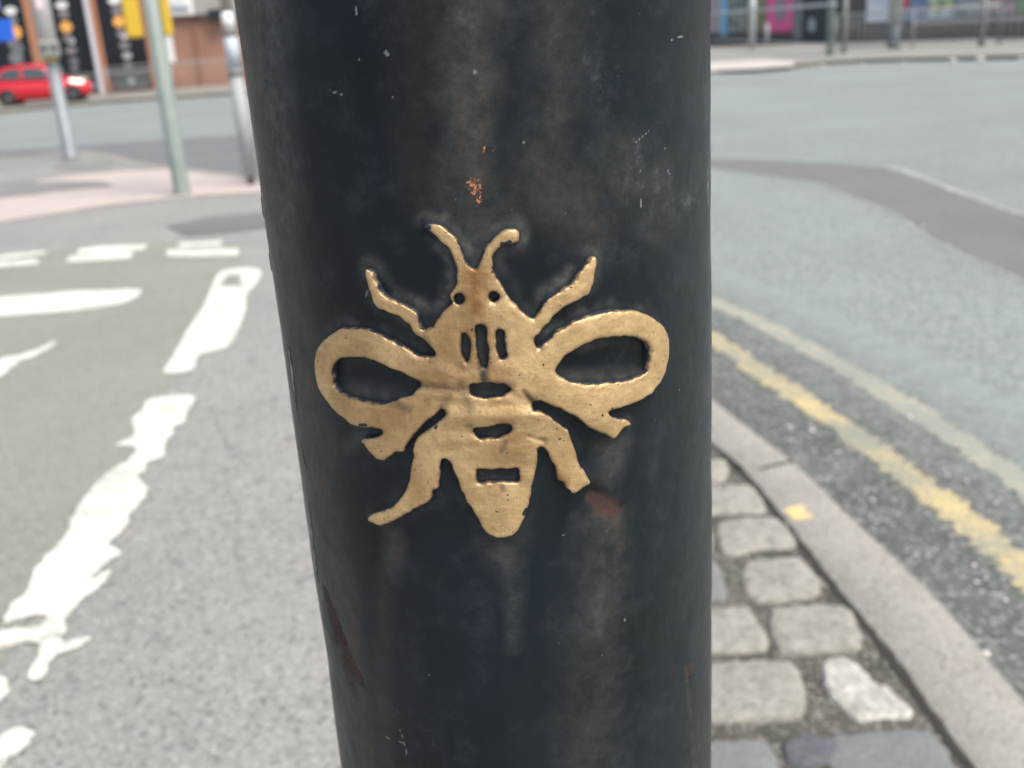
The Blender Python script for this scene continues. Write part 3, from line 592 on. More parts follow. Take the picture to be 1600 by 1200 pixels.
# shaft: one continuous skin, finest where the bee is
dT = .00075/RP
ths = np.concatenate([np.arange(-1.75, 1.75, dT), np.linspace(1.75, 2*math.pi-1.75, 40)[:-1]])
zs = np.concatenate([np.linspace(.0, 1.14, 16)[:-1], np.arange(1.14, 1.56, .00075), np.linspace(1.56, 3.9, 24)])
T_, Z_ = np.meshgrid(ths, zs); Ps = np.c_[(T_.ravel())*RP, Z_.ravel()]
front = (np.abs(Ps[:, 0]) < 1.76*RP) & (Ps[:, 1] > 1.13) & (Ps[:, 1] < 1.57)
dist = np.full(len(Ps), 1.); near = (Ps[:, 0] > mn[0]-.02) & (Ps[:, 0] < mx[0]+.02) & (Ps[:, 1] > mn[1]-.02) & (Ps[:, 1] < mx[1]+.02)
dist[near] = -sdist(Ps[near])
dout = np.clip(dist, 0, 1)
hs = (fbm(Ps, .05, 20, 3)-.5)*.0012+(fbm(Ps, .008, 24, 3)-.5)*.00022+.0006*np.exp(-dout/.0022)
hs = hs-.0007*cap(Ps, (925, 775), (965, 797), 12, 15, .5, .6)-.0004*cap(Ps, (520, 950), (560, 1060), 8, 14, .4, .5)-.0005*cap(Ps, (1074, 1042), (1078, 1060), 7, 5, .4, .4)
# flaked paint at the left silhouette
lf = [((452, 545), (464, 640), 5), ((470, 690), (478, 730), 3), ((483, 790), (498, 905), 7), ((421, 395), (424, 420), 3), ((401, 312), (404, 335), 5)]
hs = hs+sum(.0004*cap(Ps, a, b, r, r*.7, .5, 1.4) for a, b, r in lf)
hs[~front] = 0
V = on_cyl(Ps[:, 0], Ps[:, 1], hs)
nc, nr = len(ths), len(zs); ii, jj = np.meshgrid(np.arange(nr-1), np.arange(nc), indexing='ij'); j2 = (jj+1) % nc
quads = np.stack([ii*nc+jj, ii*nc+j2, (ii+1)*nc+j2, (ii+1)*nc+jj], -1).reshape(-1, 4)
iron = mat('black_iron_paint', (.012, .016, .023), .33, 0, .24)
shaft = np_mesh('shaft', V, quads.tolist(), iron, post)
c = lambda *a: cap(Ps, *a)
rust = np.maximum.reduce([c((922, 772), (962, 796), 11, 17, .45, .9), c((510, 925), (545, 1035), 16, 30, .5, .6), c((545, 1035), (566, 1070), 30, 12, .5, .6), .75*c((522, 985), (550, 1075), 34, 22, .8, .7), c((1077, 1044), (1077, 1054), 13, 13, .4, .7),
                          .55*c((905, 765), (920, 775), 6, 10, .8), .5*c((690, 350), (655, 345), 3, 3, 1.)])
copper = np.maximum.reduce([.8*c((741, 289), (743, 299), 11, 8, .9, .8), .8*c((746, 308), (750, 318), 5, 7, .6, 1.2), c((757, 233), (758, 236), 3, 2, .5), .7*c((772, 232), (773, 235), 2, 2, .5), c((1408-360, 30), (1052, 31), 2, 2, .5)*0])
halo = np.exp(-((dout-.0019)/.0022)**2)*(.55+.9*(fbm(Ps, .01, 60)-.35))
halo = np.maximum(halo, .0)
floor_ = np.where(dout < .0022, 1., 0.)*(np.abs(Ps[:, 0]-cyl(762, 600)[0]) < .011)*(dist > 0)*(np.abs(Ps[:, 1]-cyl(762, 640)[1]) < .03)
under = np.clip((Ps[:, 1]-1.0), 0, 1)*0
zc_bee = cyl(760, 600)[1]
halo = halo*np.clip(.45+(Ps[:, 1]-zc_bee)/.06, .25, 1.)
dust_sheen_mask = np.maximum.reduce([.46*c((735, -60), (742, 330), 34, 38, .8, .8), .22*c((850, 250), (925, 350), 60, 45, 1., .6), .35*c((990, 250), (1040, 340), 50, 60, 1., .8),
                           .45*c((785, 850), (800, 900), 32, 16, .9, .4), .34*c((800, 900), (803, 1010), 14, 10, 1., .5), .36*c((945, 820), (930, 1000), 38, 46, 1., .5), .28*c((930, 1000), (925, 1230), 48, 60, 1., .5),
                           .42*c((612, 838), (610, 900), 18, 16, 1., .5), .22*c((600, 900), (598, 1200), 18, 20, 1., .6), .42*c((960, 690), (955, 740), 26, 20, 1., .5), .75*c((392, -80), (432, 330), 75, 75, .5, .4),  # last capsule paints the bright reflection along the left edge
                           .55*c((432, 330), (560, 1250), 60, 75, .8, .4), .38*c((1075, 1060), (1090, 1250), 8, 14, .9, .5), .30*c((870, 20), (870, 190), 40, 35, 1., .8), .14*c((1085, -60), (1085, 1260), 100, 150, 1., .5), 1.1*np.clip(halo, 0, 1)*np.clip(2.2*(fbm(Ps, .006, 71, 4)-.28), 0, 1),  # left reflection continues downward; full-height right capsule paints that side's reflected brightness; rest dust
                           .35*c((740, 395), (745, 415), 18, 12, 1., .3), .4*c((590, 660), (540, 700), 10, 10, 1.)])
brown = np.maximum.reduce([.8*c((380, -60), (420, 330), 45, 45, .8, .5), .6*c((430, 330), (520, 900), 40, 45, .9, .5), .55*c((955, 800), (968, 860), 18, 8, .9, .6), .45*c((540, 900), (575, 1200), 16, 20, 1., .5),  # opening left-edge capsules are reflected light painted brown, the others stains
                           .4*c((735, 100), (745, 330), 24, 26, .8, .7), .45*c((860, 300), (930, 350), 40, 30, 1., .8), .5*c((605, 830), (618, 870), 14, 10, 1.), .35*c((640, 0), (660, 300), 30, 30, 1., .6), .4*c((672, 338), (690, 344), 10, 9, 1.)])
dust_sheen_mask = np.maximum(dust_sheen_mask, .4*floor_)
for p0_, p1_ in (((545, 608), (640, 618)), ((890, 588), (1000, 585))): dust_sheen_mask = np.maximum(dust_sheen_mask, .5*cap(Ps, p0_, p1_, 12, 12, 1., .6))
pale = np.zeros(len(Ps))
for p0, p1, r in [((603, 82), (606, 86), 3.4), ((516, 142), (535, 148), 1.4), ((1048, 62), (1070, 55), 1.2), ((990, 225), (1030, 190), .8), ((1000, 310), (1003, 330), 1.5),
                  ((575, 455), (572, 463), 2.2), ((666, 353), (664, 355), 2.), ((817, 221), (819, 224), 2.), ((871, 1006), (874, 1002), 1.2), ((1042, 265), (1045, 272), 1.4), ((975, 967), (976, 969), 2.), ((931, 437), (931, 442), 1.6),
                  ((556, 12), (556, 24), 2.), ((632, 1165), (636, 1180), 1.5), ((624, 1140), (632, 1165), 1.2), ((596, 1150), (632, 1162), .8), ((742, 112), (743, 115), 3)]:
    pale = np.maximum(pale, c(p0, p1, r, r*.7, .5))
for _ in range(80):
    x, y = rng.uniform(560, 1095), rng.uniform(0, 1190); r = rng.choice([.7, .8, .9, 1.3]); pale = np.maximum(pale, c((x, y), (x+rng.uniform(-2, 2), y+rng.uniform(-2, 3)), r, r, .5)*rng.uniform(.4, 1))
scuff = np.maximum.reduce([c((1000, 300), (1090, 310), 24, 30, .9, .8), .7*c((1000, 200), (990, 290), 26, 22, 1., .9), .8*c((880, 60), (930, 110), 22, 30, 1., .9), .5*c((930, 0), (915, 90), 14, 14, 1., .6), .5*c((620, 1120), (700, 1180), 20, 20, 1., .8)])
flake = sum(.8*cap(Ps, a, b, r, r*.6, .6, 1.4) for a, b, r in lf)
flake = np.clip(flake+.8*c((497, 905), (505, 935), 6, 3, .6, .7)+.7*c((1101, 100), (1107, 330), 3, 4, .8, 1.), 0, 1)
for n_, v_ in (('rust', rust), ('copper', copper), ('dust', dust_sheen_mask), ('brown', brown), ('pale', pale), ('scuff', scuff), ('flake', flake)): set_attr(shaft.data, n_, np.where(front, v_, 0))
g = NG(iron); co = g.co()
n1 = g.noise(co, 14, 5, .6); n2 = g.noise(co, 180, 5, .75); n3 = g.noise(co, 900, 3, .7)
mp = g.add('ShaderNodeMapping', ins={'Vector': co, 'Scale': (1., 1., .12)}).outputs[0]; ns = g.noise(mp, 45, 5, .65); n4 = g.noise(co, 60, 6, .75)
c_ = g.mix(g.mr(n1, .35, .65), (.0045, .0078, .0108), (.0078, .0140, .0195))
c_ = g.mix(g.mr(ns, .5, .8, 0, .22), c_, (.032, .034, .033))
c_ = g.mix(g.mr(n4, .52, .75, 0, .5), c_, (.035, .044, .053))
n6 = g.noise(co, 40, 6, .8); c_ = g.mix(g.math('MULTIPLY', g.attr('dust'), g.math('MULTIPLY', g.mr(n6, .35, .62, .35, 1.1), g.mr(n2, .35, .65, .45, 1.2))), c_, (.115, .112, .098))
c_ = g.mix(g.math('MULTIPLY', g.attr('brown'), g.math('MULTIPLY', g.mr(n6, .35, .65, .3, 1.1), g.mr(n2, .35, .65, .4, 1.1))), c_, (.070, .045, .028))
c_ = g.mix(g.math('MULTIPLY', g.attr('scuff'), g.mr(n2, .56, .68)), c_, (.06, .07, .08))
c_ = g.mix(g.mr(n3, .73, .79, 0, .35), c_, (.11, .12, .13))
fl = g.mr(g.math('ADD', g.attr('flake'), g.math('MULTIPLY', g.math('SUBTRACT', n2, .5), 1.6)), .65, .8)
c_ = g.mix(fl, c_, (.30, .29, .24))
ru = g.mr(g.math('ADD', g.attr('rust'), g.math('MULTIPLY', g.math('SUBTRACT', n2, .5), 2.2)), .35, 1.15)
c_ = g.mix(ru, c_, g.mix(g.mr(n2, .35, .65), (.085, .043, .030), (.034, .020, .016)))
cu = g.mr(g.math('ADD', g.attr('copper'), g.math('MULTIPLY', g.math('SUBTRACT', g.noise(co, 800, 3, .8), .5), 5.)), .6, 1.0); cu = g.math('MULTIPLY', cu, g.mr(g.attr('copper'), .05, .3))
c_ = g.mix(cu, c_, (.50, .21, .085))
c_ = g.mix(g.mr(g.attr('pale'), .3, .8, 0, .6), c_, (.26, .28, .28))
g.link(c_, g.b.inputs['Base Color'])
ro = g.math('ADD', g.mr(n4, .3, .7, .26, .42), g.math('MULTIPLY', g.attr('dust'), .3)); ro = g.math('ADD', ro, g.math('MULTIPLY', ru, .4)); g.link(ro, g.b.inputs['Roughness'])
g.bump(g.math('ADD', g.math('MULTIPLY', n2, 1.), g.math('MULTIPLY', n3, .25)), .28, .0006)
plain = iron
MB().lathe((PC[0], PC[1], .0), [(.15, 0), (.15, .03), (.14, .05), (.135, .18), (.125, .21), (.128, .23), (.12, .25), (.0905, .33)], 48).build('base', plain, post)
MB().lathe((PC[0], PC[1], 3.9), [(.089, -.02), (.11, 0), (.11, .03), (.1, .05), (.06, .1), (.02, .13), (.001, .135)], 48).build('cap', plain, post)

# ------------------------------------------------------------------ street furniture on the left
galv = mat('galvanised_grey', (.33, .36, .38), .5, .2); gg = NG(galv); gg.link(gg.mix(gg.mr(gg.noise(gg.co(), 5, 5), .3, .7), (.19, .215, .23), (.25, .275, .29)), gg.b.inputs['Base Color'])
green = mat('sage_paint', (.29, .345, .32), .5); gg = NG(green); gg.link(gg.mix(gg.mr(gg.noise(gg.co(), 4, 5), .35, .7), (.19, .235, .215), (.24, .28, .255)), gg.b.inputs['Base Color'])
yel = mat('yellow_paint', (.58, .38, .03), .5); blk = mat('black_plastic', (.02, .022, .025), .4); wht = mat('white_paint', (.78, .78, .77), .45)
dkg = mat('dark_grey_plastic', (.09, .095, .09), .5)
def towards(p):   # unit vector from p to camera in the plane
    v = np.array([-p[0], -p[1]]); return v/np.linalg.norm(v)
# green-grey post with yellow boards
p = at(285, 303); g1 = empty('signal_post', (p[0], p[1], 0), 'sage green signal post with yellow boxes, standing on pink paving', 'post')
MB().lathe((p[0], p[1], 0), [(.095, 0), (.095, .03), (.088, .05), (.088, 4.)], 32).build('pole', green, g1)
t = towards(p); side = np.array([-t[1], t[0]])*-1  # to camera right
if side[0] < 0: side = -side
back = -t*.0
for dx, wd, z0, z1 in ((-.21, .17, 1.66, 2.7), (.13, .10, 1.66, 2.7)):
    q = np.array(p[:2])+side*dx-t*.02
    o = MB().box((q[0], q[1], (z0+z1)/2), (wd, .16, z1-z0), (*side, 0)).build('signal_box', yel, g1); bevel(o, .03, 3)
q = np.array(p[:2])-t*.03; MB().box((q[0], q[1], 2.3), (.3, .04, .05), (*side, 0)).build('bracket', galv, g1)
# push button post
p = at(111, 248); g2 = empty('crossing_post', (p[0], p[1], 0), 'grey post with a push button box, in front of the red car', 'post')
t = towards(p); side = np.array([t[1], -t[0]]); side = side if side[0] > 0 else -side
MB().lathe((p[0], p[1], 0), [(.12, 0), (.12, .03), (.098, .05), (.098, 1.75)], 28).build('pole', galv, g2)
lt = mat('light_grey_metal', (.42, .42, .41), .45, .1)
MB().lathe((p[0], p[1], 1.78), [(.10, 0), (.135, .04), (.135, 1.6)], 28).build('upper_section', lt, g2)
q = np.array(p[:2])+t*.11
o = bevel(MB().box((q[0], q[1], 1.66), (.30, .16, .26), (*side, 0)).build('button_box', mat('box_grey', (.25, .27, .25), .5), g2), .04, 3)
q2 = q+t*.085
for dx in (-.07, .07): MB().lathe((*(q2+side*dx), 1.68), [(.045, -.01), (.045, .012), (.03, .02)], 14, (*t, 0)).build('indicator', dkg, o)
q = np.array(p[:2])+t*.06; bevel(MB().box((q[0], q[1], 1.50), (.17, .10, .07), (*side, 0)).build('yellow_band', mat('band_yellow', (.55, .42, .06), .5), g2), .02)
q = np.array(p[:2])+t*.14; bevel(MB().box((*(q-side*.02), 2.3), (.09, .02, .16), (*side, 0)).build('sticker', mat('pinkish_sticker', (.78, .60, .64), .5), g2), .008)
# white segmented post beside the iron post
p = at(393, 289); g3 = empty('sleeved_post', (p[0], p[1], 0), 'slim pale post with white cap and grey collars, half hidden by the iron post', 'post')
MB().lathe((p[0], p[1], 0), [(.04, 0), (.04, .10)], 20).build('rusty_foot', mat('rusty_foot', (.12, .08, .06), .8), g3)
MB().lathe((p[0], p[1], .1), [(.075, 0), (.075, 1.10)], 24).build('pole', mat('pale_sleeve', (.31, .335, .335), .5), g3)
MB().lathe((p[0], p[1], 1.2), [(.08, 0), (.08, .08)], 24).build('collar', mat('mid_grey', (.20, .21, .20), .5), g3)
MB().lathe((p[0], p[1], 1.28), [(.078, 0), (.078, .34)], 24).build('sleeve', mat('blue_white_sleeve', (.42, .47, .51), .4), g3)
MB().lathe((p[0], p[1], 1.62), [(.08, 0), (.08, .10)], 24).build('collar', mat('mid_grey_b', (.20, .21, .20), .5), g3)
MB().lathe((p[0], p[1], 1.72), [(.06, 0), (.072, .03), (.07, .09), (.06, .15)], 24).build('white_cap', wht, g3)
MB().lathe((p[0], p[1], 1.87), [(.06, 0), (.06, 1.2)], 20).build('upper_pole', mat('pole_grey', (.34, .33, .30), .5), g3)
# slim post on the far pavement
p = at(160, 147); g4 = MB().lathe((p[0], p[1], 0), [(.13, 0), (.13, .05), (.11, .08), (.10, 5)], 20).build('lamp_column', mat('column_grey', (.34, .35, .38), .5), None, (p[0], p[1], 0))
tag(g4, 'plain slim grey column against the brick pilaster, right of the red car', 'column')

# ------------------------------------------------------------------ brick building (left)
class Wall:
    def __init__(s, pa, pb):
        s.a = np.array(at(*pa)[:2]); b = np.array(at(*pb)[:2]); s.u = (b-s.a)/np.linalg.norm(b-s.a); s.n = np.array([s.u[1], -s.u[0]])
        if s.n @ (-s.a) < 0: s.n = -s.n
    def sz(s, x, y):
        v = ray(x, y); t = ((s.a) @ s.n)/(v[:2] @ s.n); p = CAM+v*t; return (p[:2]-s.a) @ s.u, p[2]
    def box(s, s0, s1, z0, z1, d0, d1, mb=None):
        mb = mb or MB(); c_ = s.a+s.u*(s0+s1)/2+s.n*(d0+d1)/2; mb.box((*c_, (z0+z1)/2), (abs(s1-s0), abs(d1-d0), abs(z1-z0)), (*s.u, 0)); return mb
    def pbox(s, x0, y0, x1, y1, d0, d1, mb=None):
        """box from two picture corners"""
        a, b = s.sz(x0, y0), s.sz(x1, y1); return s.box(min(a[0], b[0]), max(a[0], b[0]), min(a[1], b[1]), max(a[1], b[1]), d0, d1, mb)
    def disc(s, x, y, rx, rz, d, dep=.02):
        a = s.sz(x, y); vs = []; n = 14
        for dd in (d, d+dep):
            for k in range(n):
                t = 2*math.pi*k/n; ss = a[0]+rx*math.cos(t); p = s.a+s.u*ss+s.n*dd; vs.append((*p, a[1]+rz*math.sin(t)))
        return MB().add(vs, [tuple(range(n, 2*n)), tuple(reversed(range(n)))]+[(k, (k+1) % n, n+(k+1) % n, n+k) for k in range(n)])
brick = mat('red_brick', (.33, .15, .09), .8); g = NG(brick); co = g.co()
rot = g.add('ShaderNodeMapping', ins={'Vector': co, 'Rotation': (R_(90), 0, 0)}).outputs[0]
bt = g.add('ShaderNodeTexBrick', ins={'Vector': rot, 'Color1': (.40, .17, .10, 1), 'Color2': (.31, .14, .085, 1), 'Mortar': (.36, .27, .22, 1), 'Scale': 1., 'Mortar Size': .01, 'Brick Width': .225, 'Row Height': .075})
g.link(g.mix(g.mr(g.noise(co, .8, 4), .35, .7, 0, .4), bt.outputs[0], (.25, .14, .10)), g.b.inputs['Base Color'])
W1 = Wall((0, 157), (360, 133))
b1 = empty('brick_building', (*W1.a, 0), 'red brick building with tall black window bays, behind the red car', 'building')
s_r = W1.sz(360, 133)[0]
W1.box(-12, s_r+9, 0, 6, -4., 0).build('wall', brick, b1)
glass = mat('black_panel', (.012, .014, .02), .25)
def sx(x, y): return W1.sz(x, y)[0]
bays = [(sx(-60, 60), sx(38, 20)), (sx(60, 20), sx(141, 20)), (sx(153, 20), sx(238, 118))]
print('bays', bays, 's_r', s_r, 'z0', W1.sz(0, 0), W1.sz(300, 0), W1.sz(300, 22))
zb = W1.sz(190, 110)[1]
pilm = mat('orange_brick', (.40, .19, .11), .8)
for i, (a, b) in enumerate(bays):
    wd = W1.box(a, b, zb, 5.2, 0, .10).build('window_bay', glass, b1)
    mid = (a+b)/2; wd_ = b-a
    W1.box(a-.02, b+.02, zb-.14, zb-.004, 0, .2).build('sill', mat('ledge_grey', (.16, .17, .17), .6), b1)
    pl = W1.box(a+.1, b-.1, .12, zb-.16, 0, .07).build('plinth_panel', mat('plinth_grey', (.10, .11, .11), .6), b1)
    for za, zb2 in ((.2, .26), (zb-.28, zb-.22)): W1.box(a+.3, b-.3, za, zb2, .075, .09).build('moulding', mat('moulding_grey', (.25, .26, .26), .6), pl)
    c0 = W1.a+W1.u*mid+W1.n*.08; MB().lathe((*c0, (.12+zb-.16)/2), [(.16, 0), (.16, .03), (.1, .05)], 16, (*W1.n, 0)).build('roundel', mat('roundel_grey', (.36, .37, .37), .6), pl)
# strip of food pictures printed on each bay
cols = {'p': (.4, .42, .41), 'w': (.75, .78, .76), 'm': (.22, .19, .20), 'o': (.85, .42, .10), 'g': (.18, .19, .20)}
fm = {k: mat('picture_'+k, v, .5) for k, v in cols.items()}
lm = fm['g']
for lst in ([(18, 17, .26, .16, 'w'), (22, 32, .18, .2, 'g'), (27, 50, .22, .26, 'o'), (24, 68, .28, .2, 'm'), (29, 76, .25, .2, 'g'), (27, 90, .30, .25, 'g')],
            [(98, 8, .26, .15, 'w'), (101, 22, .22, .2, 'm'), (105, 42, .25, .23, 'o'), (108, 60, .2, .18, 'm'), (113, 64, .12, .12, 'w'), (113, 79, .24, .16, 'm'), (117, 95, .20, .12, 'g'), (118, 106, .17, .12, 'g')],
            [(180, 1, .27, .15, 'w'), (184, 17, .22, .2, 'm'), (187, 34, .25, .23, 'o'), (191, 52, .2, .18, 'm'), (195, 57, .12, .12, 'w'), (196, 71, .24, .16, 'm'), (200, 87, .20, .14, 'p'), (202, 102, .2, .14, 'g')]):
    for x, y, rx, rz, k in lst: W1.disc(x, y, rx, rz, .095).build('food_picture', fm[k], b1)
for a, b in ((bays[0][1]+.06, bays[1][0]-.06), (bays[1][1]+.06, bays[2][0]-.0)):
    W1.box(a, b, 0, 5.2, 0, .22).build('pilaster', pilm, b1)
W1.box(bays[2][1]+.02, bays[2][1]+.28, 0, 5.2, 0, .2).build('pilaster', pilm, b1)
zf = W1.sz(320, 22)[1]
W1.box(bays[2][1]+.3, s_r+9, zf, 5.4, 0, .18).build('fascia', mat('beige_fascia', (.36, .34, .31), .7), b1)
W1.box(bays[2][1]+.3, s_r+9, zf-.10, zf-.003, 0, .24).build('gutter', mat('dark_gutter', (.07, .07, .07), .6), b1)
sg = W1.box(sx(246, 8), sx(303, 8), zf-.02, 5., .19, .34).build('shop_sign', wht, b1); bevel(sg, .1, 3)
W1.box(sx(255, 12), sx(298, 12), W1.sz(280, 15)[1]-.07, W1.sz(280, 15)[1]+.07, .345, .37).build('lettering_band', mat('sign_slate', (.16, .20, .22), .5), sg)
W1.box(sx(262, 5), sx(290, 5), W1.sz(280, 5)[1]-.05, W1.sz(280, 5)[1]+.05, .345, .36).build('lettering_band', mat('sign_pale', (.55, .58, .58), .5), sg)
o = W1.pbox(255, 42, 275, 97, .0, .05).build('notice', wht, b1); bevel(o, .03)
W1.pbox(331, 33, 352, 14, .18, .5).build('wall_lamp', blk, b1)
W1.box(sx(303, 60), sx(309, 60), 0, zf-.11, .0, .1).build('downpipe', mat('brick_brown', (.28, .14, .10), .8), b1)

# blue sign at the left edge
p = at(5, 236); q = CAM+ray(10, 46)*17.
gs = empty('blue_sign', (q[0]-.3, q[1], 0), 'blue rectangular sign on a thin post at the left edge of the picture', 'sign')
MB().lathe((q[0]-.62, q[1]+.03, 0), [(.035, 0), (.035, 3.)], 14).build('pole', galv, gs)
bevel(MB().box((q[0]-.27, q[1]-.01, q[2]-.01), (.70, .03, .29), (1, .1, 0)).build('panel', mat('sign_blue', (.015, .12, .60), .4), gs), .01)
bevel(MB().box((q[0]-.35, q[1]-.01, q[2]+.38), (.62, .03, .22), (1, .1, 0)).build('upper_panel', mat('sign_violet', (.20, .23, .55), .4), gs), .01)

# railing in front of the brick wall
rail_m = mat('rail_grey', (.30, .29, .28), .5, .2)
def railing(x0, y0, x1, y1, h, label, every=2.0, bar=.13, mtl=rail_m, r=.025, br=.009, name='guardrail', group=None):
    a, b = np.array(at(x0, y0)[:2]), np.array(at(x1, y1)[:2]); L_ = np.linalg.norm(b-a); u_ = (b-a)/L_
    rt_ = empty(name, (*a, 0), label, 'railing', group)
    n = max(1, round(L_/every))
    for i in range(n+1):
        q = a+u_*L_*i/n; MB().lathe((*q, 0), [(r*1.2, 0), (r*1.2, h+.03)], 10).build('post', mtl, rt_)
    for z in (h, .14):
        MB().lathe((*a, z), [(r, 0), (r, L_)], 8, (*u_, 0)).build('rail', mtl, rt_)
    mb = MB(); k = 0
    m_ = int(L_/bar)
    for i in range(m_): q = a+u_*(i+.5)*L_/m_; mb.lathe((*q, .14), [(br, 0), (br, h-.14)], 5)
    o = mb.build('bars', mtl, rt_); o['kind'] = 'stuff'; return rt_
railing(172, 152, 372, 138, 1.1, 'grey pedestrian railing along the foot of the brick wall')

# ------------------------------------------------------------------ red car
pr, pf = np.array(at(0, 168)[:2]), np.array(at(103, 160)[:2]); uc = pf-pr; sc = np.linalg.norm(uc)/2.34; uc = uc/np.linalg.norm(uc)
uc = np.array([uc[0]*math.cos(R_(-7))-uc[1]*math.sin(R_(-7)), uc[0]*math.sin(R_(-7))+uc[1]*math.cos(R_(-7))])
nc_ = np.array([uc[1], -uc[0]]); nc_ = nc_ if nc_ @ (-pr) > 0 else -nc_       # towards the camera
co_ = (pr+pf)/2-nc_*.72*sc+uc*.32
def cw(x, y, z): return (*(co_+uc*x*sc+nc_*y*sc), z*sc)
car = empty('parked_car', (*co_, 0), 'small bright red hatchback with rounded roof, cut by the left edge of the picture', 'car')
redm = mat('red_car_paint', (.52, .010, .022), .25); redm.node_tree.nodes['Principled BSDF'].inputs['Coat Weight'].default_value = .6
st = [(-1.70, .62, .34, .88), (-1.62, .72, .25, .98), (-1.35, .78, .15, .98), (-.8, .80, .13, .95), (0, .81, .13, .93), (.7, .80, .13, .92), (1.0, .79, .14, .90), (1.3, .75, .15, .84), (1.55, .69, .18, .78), (1.74, .60, .22, .68), (1.82, .46, .30, .58)]
mb = MB(); vs = []; fs = []; K = 20
for x, hw, zb_, zt in st:
    for k in range(K):
        t = 2*math.pi*k/K; c1, s1 = math.cos(t), math.sin(t); e = .45
        vs.append(cw(x, hw*math.copysign(abs(c1)**e, c1), (zb_+zt)/2+(zt-zb_)/2*math.copysign(abs(s1)**.6, s1)))
for i in range(len(st)-1):
    for k in range(K): fs.append((i*K+k, i*K+(k+1) % K, (i+1)*K+(k+1) % K, (i+1)*K+k))
fs += [tuple(range(K)), tuple(reversed(range((len(st)-1)*K, len(st)*K)))]
mb.add(vs, fs, True); body = mb.build('body', redm, car)
cab = [(-1.60, .66, .60, .90, 1.05), (-1.45, .70, .58, .90, 1.30), (-1.1, .72, .57, .90, 1.43), (-.5, .73, .57, .90, 1.47), (0., .73, .56, .90, 1.45), (.4, .72, .55, .90, 1.36), (.75, .70, .56, .88, 1.14), (1.12, .66, .60, .84, .92)]
mb = MB(); vs = []; fs = []
for x, wb, wt, zb_, zt in cab:
    ring = [(-wb, zb_), (-(wb+wt)/2-.01, (zb_+zt)/2), (-wt, zt-.06 if zt > 1.2 else zt-.02), (-wt*.8, zt), (0, zt+.025), (wt*.8, zt), (wt, zt-.06 if zt > 1.2 else zt-.02), ((wb+wt)/2+.01, (zb_+zt)/2), (wb, zb_)]
    vs += [cw(x, y, z) for y, z in ring]
for i in range(len(cab)-1):
    for k in range(8): fs.append((i*9+k, i*9+k+1, (i+1)*9+k+1, (i+1)*9+k))
fs += [tuple(range(9)), tuple(reversed(range((len(cab)-1)*9, len(cab)*9)))]
mb.add(vs, fs, True); mb.build('roof', redm, car)
wg = mat('car_glass', (.04, .06, .06), .1, spec=.8)
def side_y(x, z):
    for i in range(len(cab)-1):
        if cab[i][0] <= x <= cab[i+1][0]:
            f_ = (x-cab[i][0])/(cab[i+1][0]-cab[i][0]); wb, wt, zb_, zt = [cab[i][j]*(1-f_)+cab[i+1][j]*f_ for j in (1, 2, 3, 4)]
            return wb+(wt-wb)*(z-zb_)/(zt-zb_)+.018
    return .7
for s_ in (1, -1):
    for poly in ([(-1.42, .97), (-.62, .96), (-.60, 1.36), (-.9, 1.36), (-1.25, 1.26)], [(-.50, .96), (.36, .95), (.30, 1.25), (.05, 1.34), (-.50, 1.37)], ):
        n = len(poly); vs = [cw(x, s_*(side_y(x, z)+dd), z) for dd in (0, .012) for x, z in poly]
        mb = MB().add(vs, [tuple(range(n)), tuple(reversed(range(n, 2*n)))]+[(k, (k+1) % n, n+(k+1) % n, n+k) for k in range(n)]); mb.build('side_window', wg, car)
    mb = MB(); mb.lathe(cw(.55, s_*.86, 1.0), [(.02, -.09), (.07, -.04), (.075, .04), (.03, .09)], 10, (*uc, 0)); mb.build('wing_mirror', redm, car)
    # lamp
    c0 = Vector(cw(1.36, s_*.60, .74)); mb = MB(); n = 12; vs = []
    for lat in range(7):
        ph = math.pi*lat/6
        for k in range(n):
            t = 2*math.pi*k/n; lx, ly, lz = .27*math.cos(ph), .12*math.sin(ph)*math.cos(t), .085*math.sin(ph)*math.sin(t)
            vs.append(cw(1.36+lx, s_*(.64-.28*lx)+ly, .745-.22*lx+lz))
    fs = [(i*n+k, i*n+(k+1) % n, (i+1)*n+(k+1) % n, (i+1)*n+k) for i in range(6) for k in range(n)]
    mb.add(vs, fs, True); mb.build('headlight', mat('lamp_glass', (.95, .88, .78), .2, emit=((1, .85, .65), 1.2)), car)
ws = [(.48, .56, 1.31), (.48, -.56, 1.31), (1.06, -.60, .945), (1.06, .60, .945)]
mb = MB().add([cw(x, y, z+.035) for x, y, z in ws]+[cw(x, y, z+.015) for x, y, z in ws], [(0, 1, 2, 3), (7, 6, 5, 4), (0, 4, 5, 1), (1, 5, 6, 2), (2, 6, 7, 3), (3, 7, 4, 0)]); mb.build('windscreen', wg, car)
bx = lambda x, y, z, a, b, c2: MB().box(cw(x, y, z), (a*sc, b*sc, c2*sc), (*uc, 0))
bevel(bx(1.81, 0, .40, .06, .95, .17).build('grille', blk, car), .02); bevel(bx(1.85, 0, .50, .02, .5, .11).build('number_plate', mat('plate_pale', (.45, .46, .60), .5), car), .004)
bx(0, .802, .33, 2.0, .03, .05).build('sill_trim', mat('dark_red', (.35, .01, .02), .4), car)
